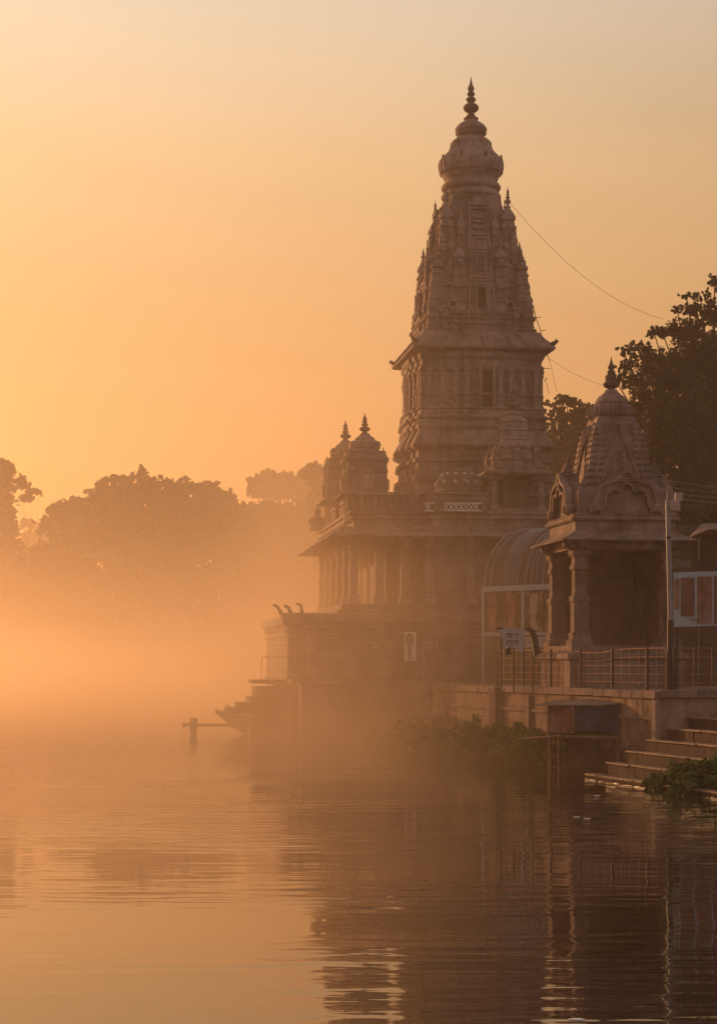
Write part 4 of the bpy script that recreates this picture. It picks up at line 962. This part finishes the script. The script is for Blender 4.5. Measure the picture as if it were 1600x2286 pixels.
def tree(name, label, cx, D, lob, n, leaf, m, seed, zg=1.7, depth=.8, tr=.35, group=None, clump=.16, nclump=None, shell=.55, twigs=0):
    """lob: (px, py, radius px[, radius py]) at distance D"""
    s = F/D; X = WX(cx, D); o = thing(name, label, 'tree', (X, D, 0), 0, group)
    rg = random.Random(seed); L = []
    for q in lob:
        r = q[2]/s; rz = (q[3] if len(q) > 3 else q[2])/s
        L.append((WX(q[0], D)-X, rg.uniform(-.5, .5)*r*depth, WZ(q[1], D), r, r*depth, rz))
    obj('crown', leaf_mesh('crown', L, n, leaf, m, seed, clump, nclump, shell=shell), o)
    q = MB(); base = (0, 0, zg-.4); zc = min(l[2] for l in L)
    fork = (rg.uniform(-.3, .3), 0, zg+(max(l[2] for l in L)-zg)*.35)
    q.tube([base, (fork[0]*.4, 0, (base[2]+fork[2])/2), fork], [tr*1.3, tr, tr*.8], 9)
    for l in L[:14]:
        e = Vector(l[:3]); mid = (Vector(fork)+e)/2+Vector((rg.uniform(-.3, .3), rg.uniform(-.3, .3), -.1*l[3])); q.tube([fork, mid, e], [tr*.55, tr*.3, tr*.1], 6)
    q.build('trunk', BARK, o, True)
    if twigs:
        q = MB()
        for i in range(twigs):
            l = rg.choice(L); c = Vector(l[:3]); d = Vector((rg.uniform(-1, 1), rg.uniform(-.6, .6), rg.uniform(-.2, 1))).normalized(); e = c+Vector((d.x*l[3], d.y*l[4], d.z*l[5]))*1.1
            q.tube([c, (c+e)/2+Vector((0, 0, .1*l[3])), e], [tr*.12, tr*.08, tr*.03], 4)
        q.build('twigs', BARK, o)
    return o
DF = 250
G = 'trees along the far bank'
def far(label, cx, lob, n, seed, D=DF, leaf=.42, **k): return tree('broadleaf_tree', label, cx, D, lob, n, leaf, LEAFD, seed, group=G, **k)
far('huge rounded far tree crown, highest in the middle of the misty bank', 310, [(310, 1085, 48, 40), (260, 1100, 50, 42), (225, 1112, 42), (360, 1098, 46, 40), (410, 1105, 42), (300, 1160, 110, 90), (400, 1180, 100, 90), (200, 1190, 80), (310, 1260, 150, 120)], 30000, 11, clump=.2, nclump=1500)
far('lower far tree forming the left shoulder of the central crowns', 150, [(200, 1130, 26), (170, 1150, 42), (130, 1150, 30), (110, 1175, 26), (150, 1220, 70, 80), (110, 1290, 60), (165, 1310, 75, 60), (150, 1390, 80, 50)], 13000, 12, clump=.22, nclump=700)
far('far tree with small tufts forming the right shoulder of the central crowns', 470, [(485, 1095, 20), (460, 1110, 36), (500, 1125, 34), (525, 1140, 28), (545, 1160, 26), (480, 1190, 80, 70), (540, 1240, 70)], 13000, 13, clump=.22, nclump=700)
far('pale umbrella shaped far tree just left of the temple', 610, [(575, 1078, 24, 18), (600, 1068, 26, 18), (640, 1074, 34, 20), (680, 1080, 34, 22), (620, 1095, 50, 22), (575, 1100, 24, 14), (690, 1100, 40, 30)], 14000, 14, D=330, leaf=.45, clump=.2, nclump=600)
far('low rounded far tree below the umbrella shaped one', 620, [(600, 1140, 45, 30), (660, 1150, 55, 36), (560, 1160, 34, 26), (620, 1200, 80, 60), (700, 1190, 60, 60)], 14000, 15, D=270, clump=.2, nclump=700)
far('sparse thin branched far tree touching the temple roof', 700, [(695, 1045, 22, 14), (712, 1055, 22, 18), (685, 1060, 18, 12), (715, 1080, 26, 24), (715, 1120, 30, 30)], 2600, 16, D=230, leaf=.3, clump=.14, nclump=260, twigs=70, tr=.14)
far('tall far tree cut by the left edge of the photo', 0, [(0, 1046, 34, 22), (-20, 1050, 50, 30), (22, 1062, 18, 18), (-4, 1090, 38, 32), (0, 1130, 38), (-10, 1180, 46, 60), (0, 1250, 62)], 15000, 17, D=240, leaf=.38, clump=.2, nclump=700)
far('bare twiggy branch tree reaching right from the left edge tree', 60, [(55, 1085, 14, 10), (72, 1098, 14, 9), (88, 1102, 10, 6), (60, 1112, 16, 10), (45, 1070, 12)], 1500, 18, D=241, leaf=.26, clump=.2, nclump=120, twigs=60, zg=1.7, tr=.1)
far('small pale tree in the gap behind the left trees', 70, [(65, 1170, 22, 16), (85, 1185, 18, 14), (70, 1210, 40, 30)], 4000, 19, D=400, leaf=.5)
for i, (cx, y) in enumerate(((40, 1290), (330, 1310), (560, 1290), (700, 1280))):
    far(['low bush like tree at the foot of the left edge tree', 'low broad tree at the foot of the central crowns', 'low broad tree below the umbrella shaped far tree', 'low broad tree partly hidden by the temple colonnade'][i], cx, [(cx-60, y+20, 80, 60), (cx+50, y, 90, 70), (cx, y+60, 120, 80)], 9000, 30+i, D=240, clump=.22)
lo = [(-30+i*24, 262-(i % 3)*9, 4.0+2.5*math.sin(i*1.7)**2, 6.5) for i in range(38)]
L = [(WX(px, D), D, z, r_, r_*.8, r_*.9) for px, D, z, r_ in lo]
tag(obj('far_bank_thicket', leaf_mesh('far_bank_thicket', L, 52000, .5, LEAFD, 77, .3, 2600)), None, kind='stuff')
# right side
tree('broadleaf_tree', 'mid distance tree whose leafy top shows between the tower and the pavilion', 1265, 105, [(1235, 902, 26, 18), (1265, 893, 26, 16), (1285, 900, 20, 14), (1320, 912, 28, 18), (1250, 935, 40, 30), (1300, 950, 60, 45), (1240, 1000, 60), (1310, 1040, 80), (1260, 1110, 80), (1350, 1130, 80)], 36000, .11, LEAFD, 41, clump=.16, nclump=2400, tr=.25)
tree('broadleaf_tree', 'big dark tree filling the right edge with leafy branches against the sky', 1620, 74, [(1595, 628, 26, 20), (1560, 660, 26, 12), (1530, 662, 22, 10), (1510, 690, 16, 10), (1540, 690, 34, 18), (1590, 700, 44, 34), (1480, 738, 36, 16), (1520, 740, 50, 26), (1460, 745, 20, 10), (1420, 778, 34, 15), (1390, 785, 20, 12), (1450, 800, 50, 24), (1395, 820, 26, 18), (1370, 845, 20, 12), (1400, 850, 30, 20), (1570, 790, 80, 60), (1480, 850, 80, 55), (1600, 880, 90), (1430, 905, 48, 46), (1500, 950, 90, 80), (1600, 1000, 100), (1450, 1010, 62, 70), (1540, 1080, 100, 90), (1500, 1160, 110, 80), (1620, 1150, 100)], 150000, .06, LEAF, 42, tr=.2, clump=.16, nclump=7000, shell=.5)
tree('broadleaf_tree', 'dark low tree mass behind the poster board at the right edge', 1560, 66, [(1520, 1180, 70, 50), (1600, 1150, 80, 70), (1560, 1240, 90, 60), (1660, 1230, 90, 90)], 16000, .09, LEAF, 43, clump=.2)
# plants
def plants(name, D0_, pts, n, leaf, m, seed, label=None, cat=None, kind=None):
    rg = random.Random(seed); L = []
    for (px, D, z, r) in pts: L.append((WX(px, D), D, z, r, r*.9, r*.62))
    o = obj(name, leaf_mesh(name, L, n, leaf, m, seed, .22, None)); tag(o, label, cat, None, kind); return o
pl = []
for i in range(42):
    f = (i-8)/33; px = 905+f*330; D = 51.5-f*9.5-(.8 if i % 2 else 0); pl.append((px, D, .14+.3*math.sin(i*1.9)**2+(.12 if f > .4 else 0)-(.15 if f < 0 else 0), (.52 if f > 0 else .32)+.2*math.sin(i*2.3)**2))
plants('bank_plants', 0, pl, 34000, .05, LEAFG, 51, kind='stuff')
q = MB(); ba = [(al(f)[0]-1.5+.4*math.sin(f*9), al(f)[1]-.3) for f in (0, .2, .4, .6, .8)]; bb = [(al(f)[0]-.02, al(f)[1]) for f in (.8, .6, .4, .2, 0)]
q.quadring([[(x, y, z) for x, y in ba+bb] for z in (-.5, -.06)]); tag(q.build('bank', EARTH), None, kind='structure')
plants('waterside_bush', 0, [(1490, 34.2, .14, .42), (1530, 33.9, .26, .48), (1570, 33.8, .3, .5), (1610, 33.6, .28, .55), (1650, 33.5, .3, .6), (1465, 34.6, .08, .3), (1545, 33.2, .08, .5)], 16000, .035, LEAFG, 52, 'low leafy green bush at the water edge below the right steps', 'bush')
# floating litter
for i, (px, py) in enumerate(((1287, 2278), (1332, 1777), (1286, 1825), (1310, 1828))):
    D = F*CH/(py-HZ); q = MB(); q.stack([(.05, -.01), (.07, .01), (.05, .03)], plan_circ(7)); o = q.build('floating_scrap', WHITE); o.location = (WX(px, D), D, 0); o.scale = (.9, .45, .3)
    tag(o, ['pale scrap floating at the bottom edge of the photo', 'pale scrap floating nearest the lowest step', 'left one of two pale scraps floating close together', 'right one of two pale scraps floating close together', 'pale scrap floating alone on the dark water at right'][i], 'litter', 'scraps floating on the water')

# ------------------------------------------------------------------ haze and river mist
def vol(name, rc, z0, z1, dens, col, g, het=None):
    q = MB(); q.box(*rc, z0, z1); me = q.mesh(name, WHITE); me.materials.clear()
    m = bpy.data.materials.new(name); m.use_nodes = True; t = m.node_tree; n = t.nodes; l = t.links
    n.remove(n['Principled BSDF']); v = n.new('ShaderNodeVolumePrincipled'); v.inputs['Color'].default_value = tuple(col)+(1,); v.inputs['Density'].default_value = dens; v.inputs['Anisotropy'].default_value = g
    l.new(v.outputs[0], n['Material Output'].inputs['Volume'])
    if het: het(n, l, v)
    me.materials.append(m); return tag(obj(name, me), None, kind='stuff')
vol('haze', (-180, 70, -15, 420), -2.2, 42, .0011, (.95, .74, .56), .65)
def mist_density(n, l, v):
    co = n.new('ShaderNodeTexCoord'); s = n.new('ShaderNodeSeparateXYZ'); l.new(co.outputs['Object'], s.inputs[0])
    def M(op, a, b=None):
        q = n.new('ShaderNodeMath'); q.operation = op
        for i, x in enumerate((a, b)):
            if x is None: continue
            if isinstance(x, (int, float)): q.inputs[i].default_value = x
            else: l.new(x, q.inputs[i])
        return q.outputs[0]
    e = M('EXPONENT', M('MULTIPLY', s.outputs['Z'], -1/2.1))
    def sm(val, a, b):
        q = n.new('ShaderNodeMapRange'); q.interpolation_type = 'SMOOTHSTEP'; q.inputs['From Min'].default_value = a; q.inputs['From Max'].default_value = b; l.new(val, q.inputs['Value']); return q.outputs[0]
    fx = sm(s.outputs['X'], 9.5, -1); fy = sm(s.outputs['Y'], 26, 60); fz = sm(s.outputs['Z'], 13.5, 6)
    fx2 = sm(s.outputs['X'], 2, -14); e2 = M('EXPONENT', M('MULTIPLY', s.outputs['Z'], -1/16)); fy2 = sm(s.outputs['Y'], 60, 110); fz2 = sm(s.outputs['Z'], 38, 24)
    low = M('MULTIPLY', M('MULTIPLY', M('MULTIPLY', e, fx), fy), .085)
    high = M('MULTIPLY', M('MULTIPLY', M('MULTIPLY', e2, fx2), M('MULTIPLY', fy2, fz2)), .0013)
    mpn = n.new('ShaderNodeMapping'); mpn.inputs['Scale'].default_value = (.09, .05, .35); l.new(co.outputs['Object'], mpn.inputs[0])
    nzn = n.new('ShaderNodeTexNoise'); nzn.inputs['Scale'].default_value = 1; nzn.inputs['Detail'].default_value = 1; l.new(mpn.outputs[0], nzn.inputs['Vector'])
    wm = n.new('ShaderNodeMapRange'); wm.inputs['From Min'].default_value = .3; wm.inputs['From Max'].default_value = .7; wm.inputs['To Min'].default_value = .25; wm.inputs['To Max'].default_value = 1.75; l.new(nzn.outputs[0], wm.inputs['Value'])
    low = M('MULTIPLY', low, wm.outputs[0])
    near = M('SUBTRACT', 1, M('MULTIPLY', sm(s.outputs['Y'], 68, 95), .7)); low = M('MULTIPLY', low, near)
    far_ = M('MULTIPLY', M('MULTIPLY', M('EXPONENT', M('MULTIPLY', s.outputs['Z'], -1/5.5)), sm(s.outputs['Y'], 140, 190)), M('MULTIPLY', fx2, .022))
    veil = M('MULTIPLY', M('MULTIPLY', M('EXPONENT', M('MULTIPLY', s.outputs['Z'], -1/5.2)), M('MULTIPLY', sm(s.outputs['Y'], 34, 58), sm(s.outputs['Y'], 88, 68))), M('MULTIPLY', M('MULTIPLY', sm(s.outputs['X'], 7, -1), sm(s.outputs['X'], -6, -1.5)), .062))
    l.new(M('ADD', M('ADD', M('MULTIPLY', low, fz), high), M('ADD', far_, veil)), v.inputs['Density'])
mv = vol('river_mist', (-140, 10, 26, 300), -0.5, 38.5, .02, (.79, .60, .42), .62, mist_density)
mv.data.materials[0].cycles.volume_step_rate = .45
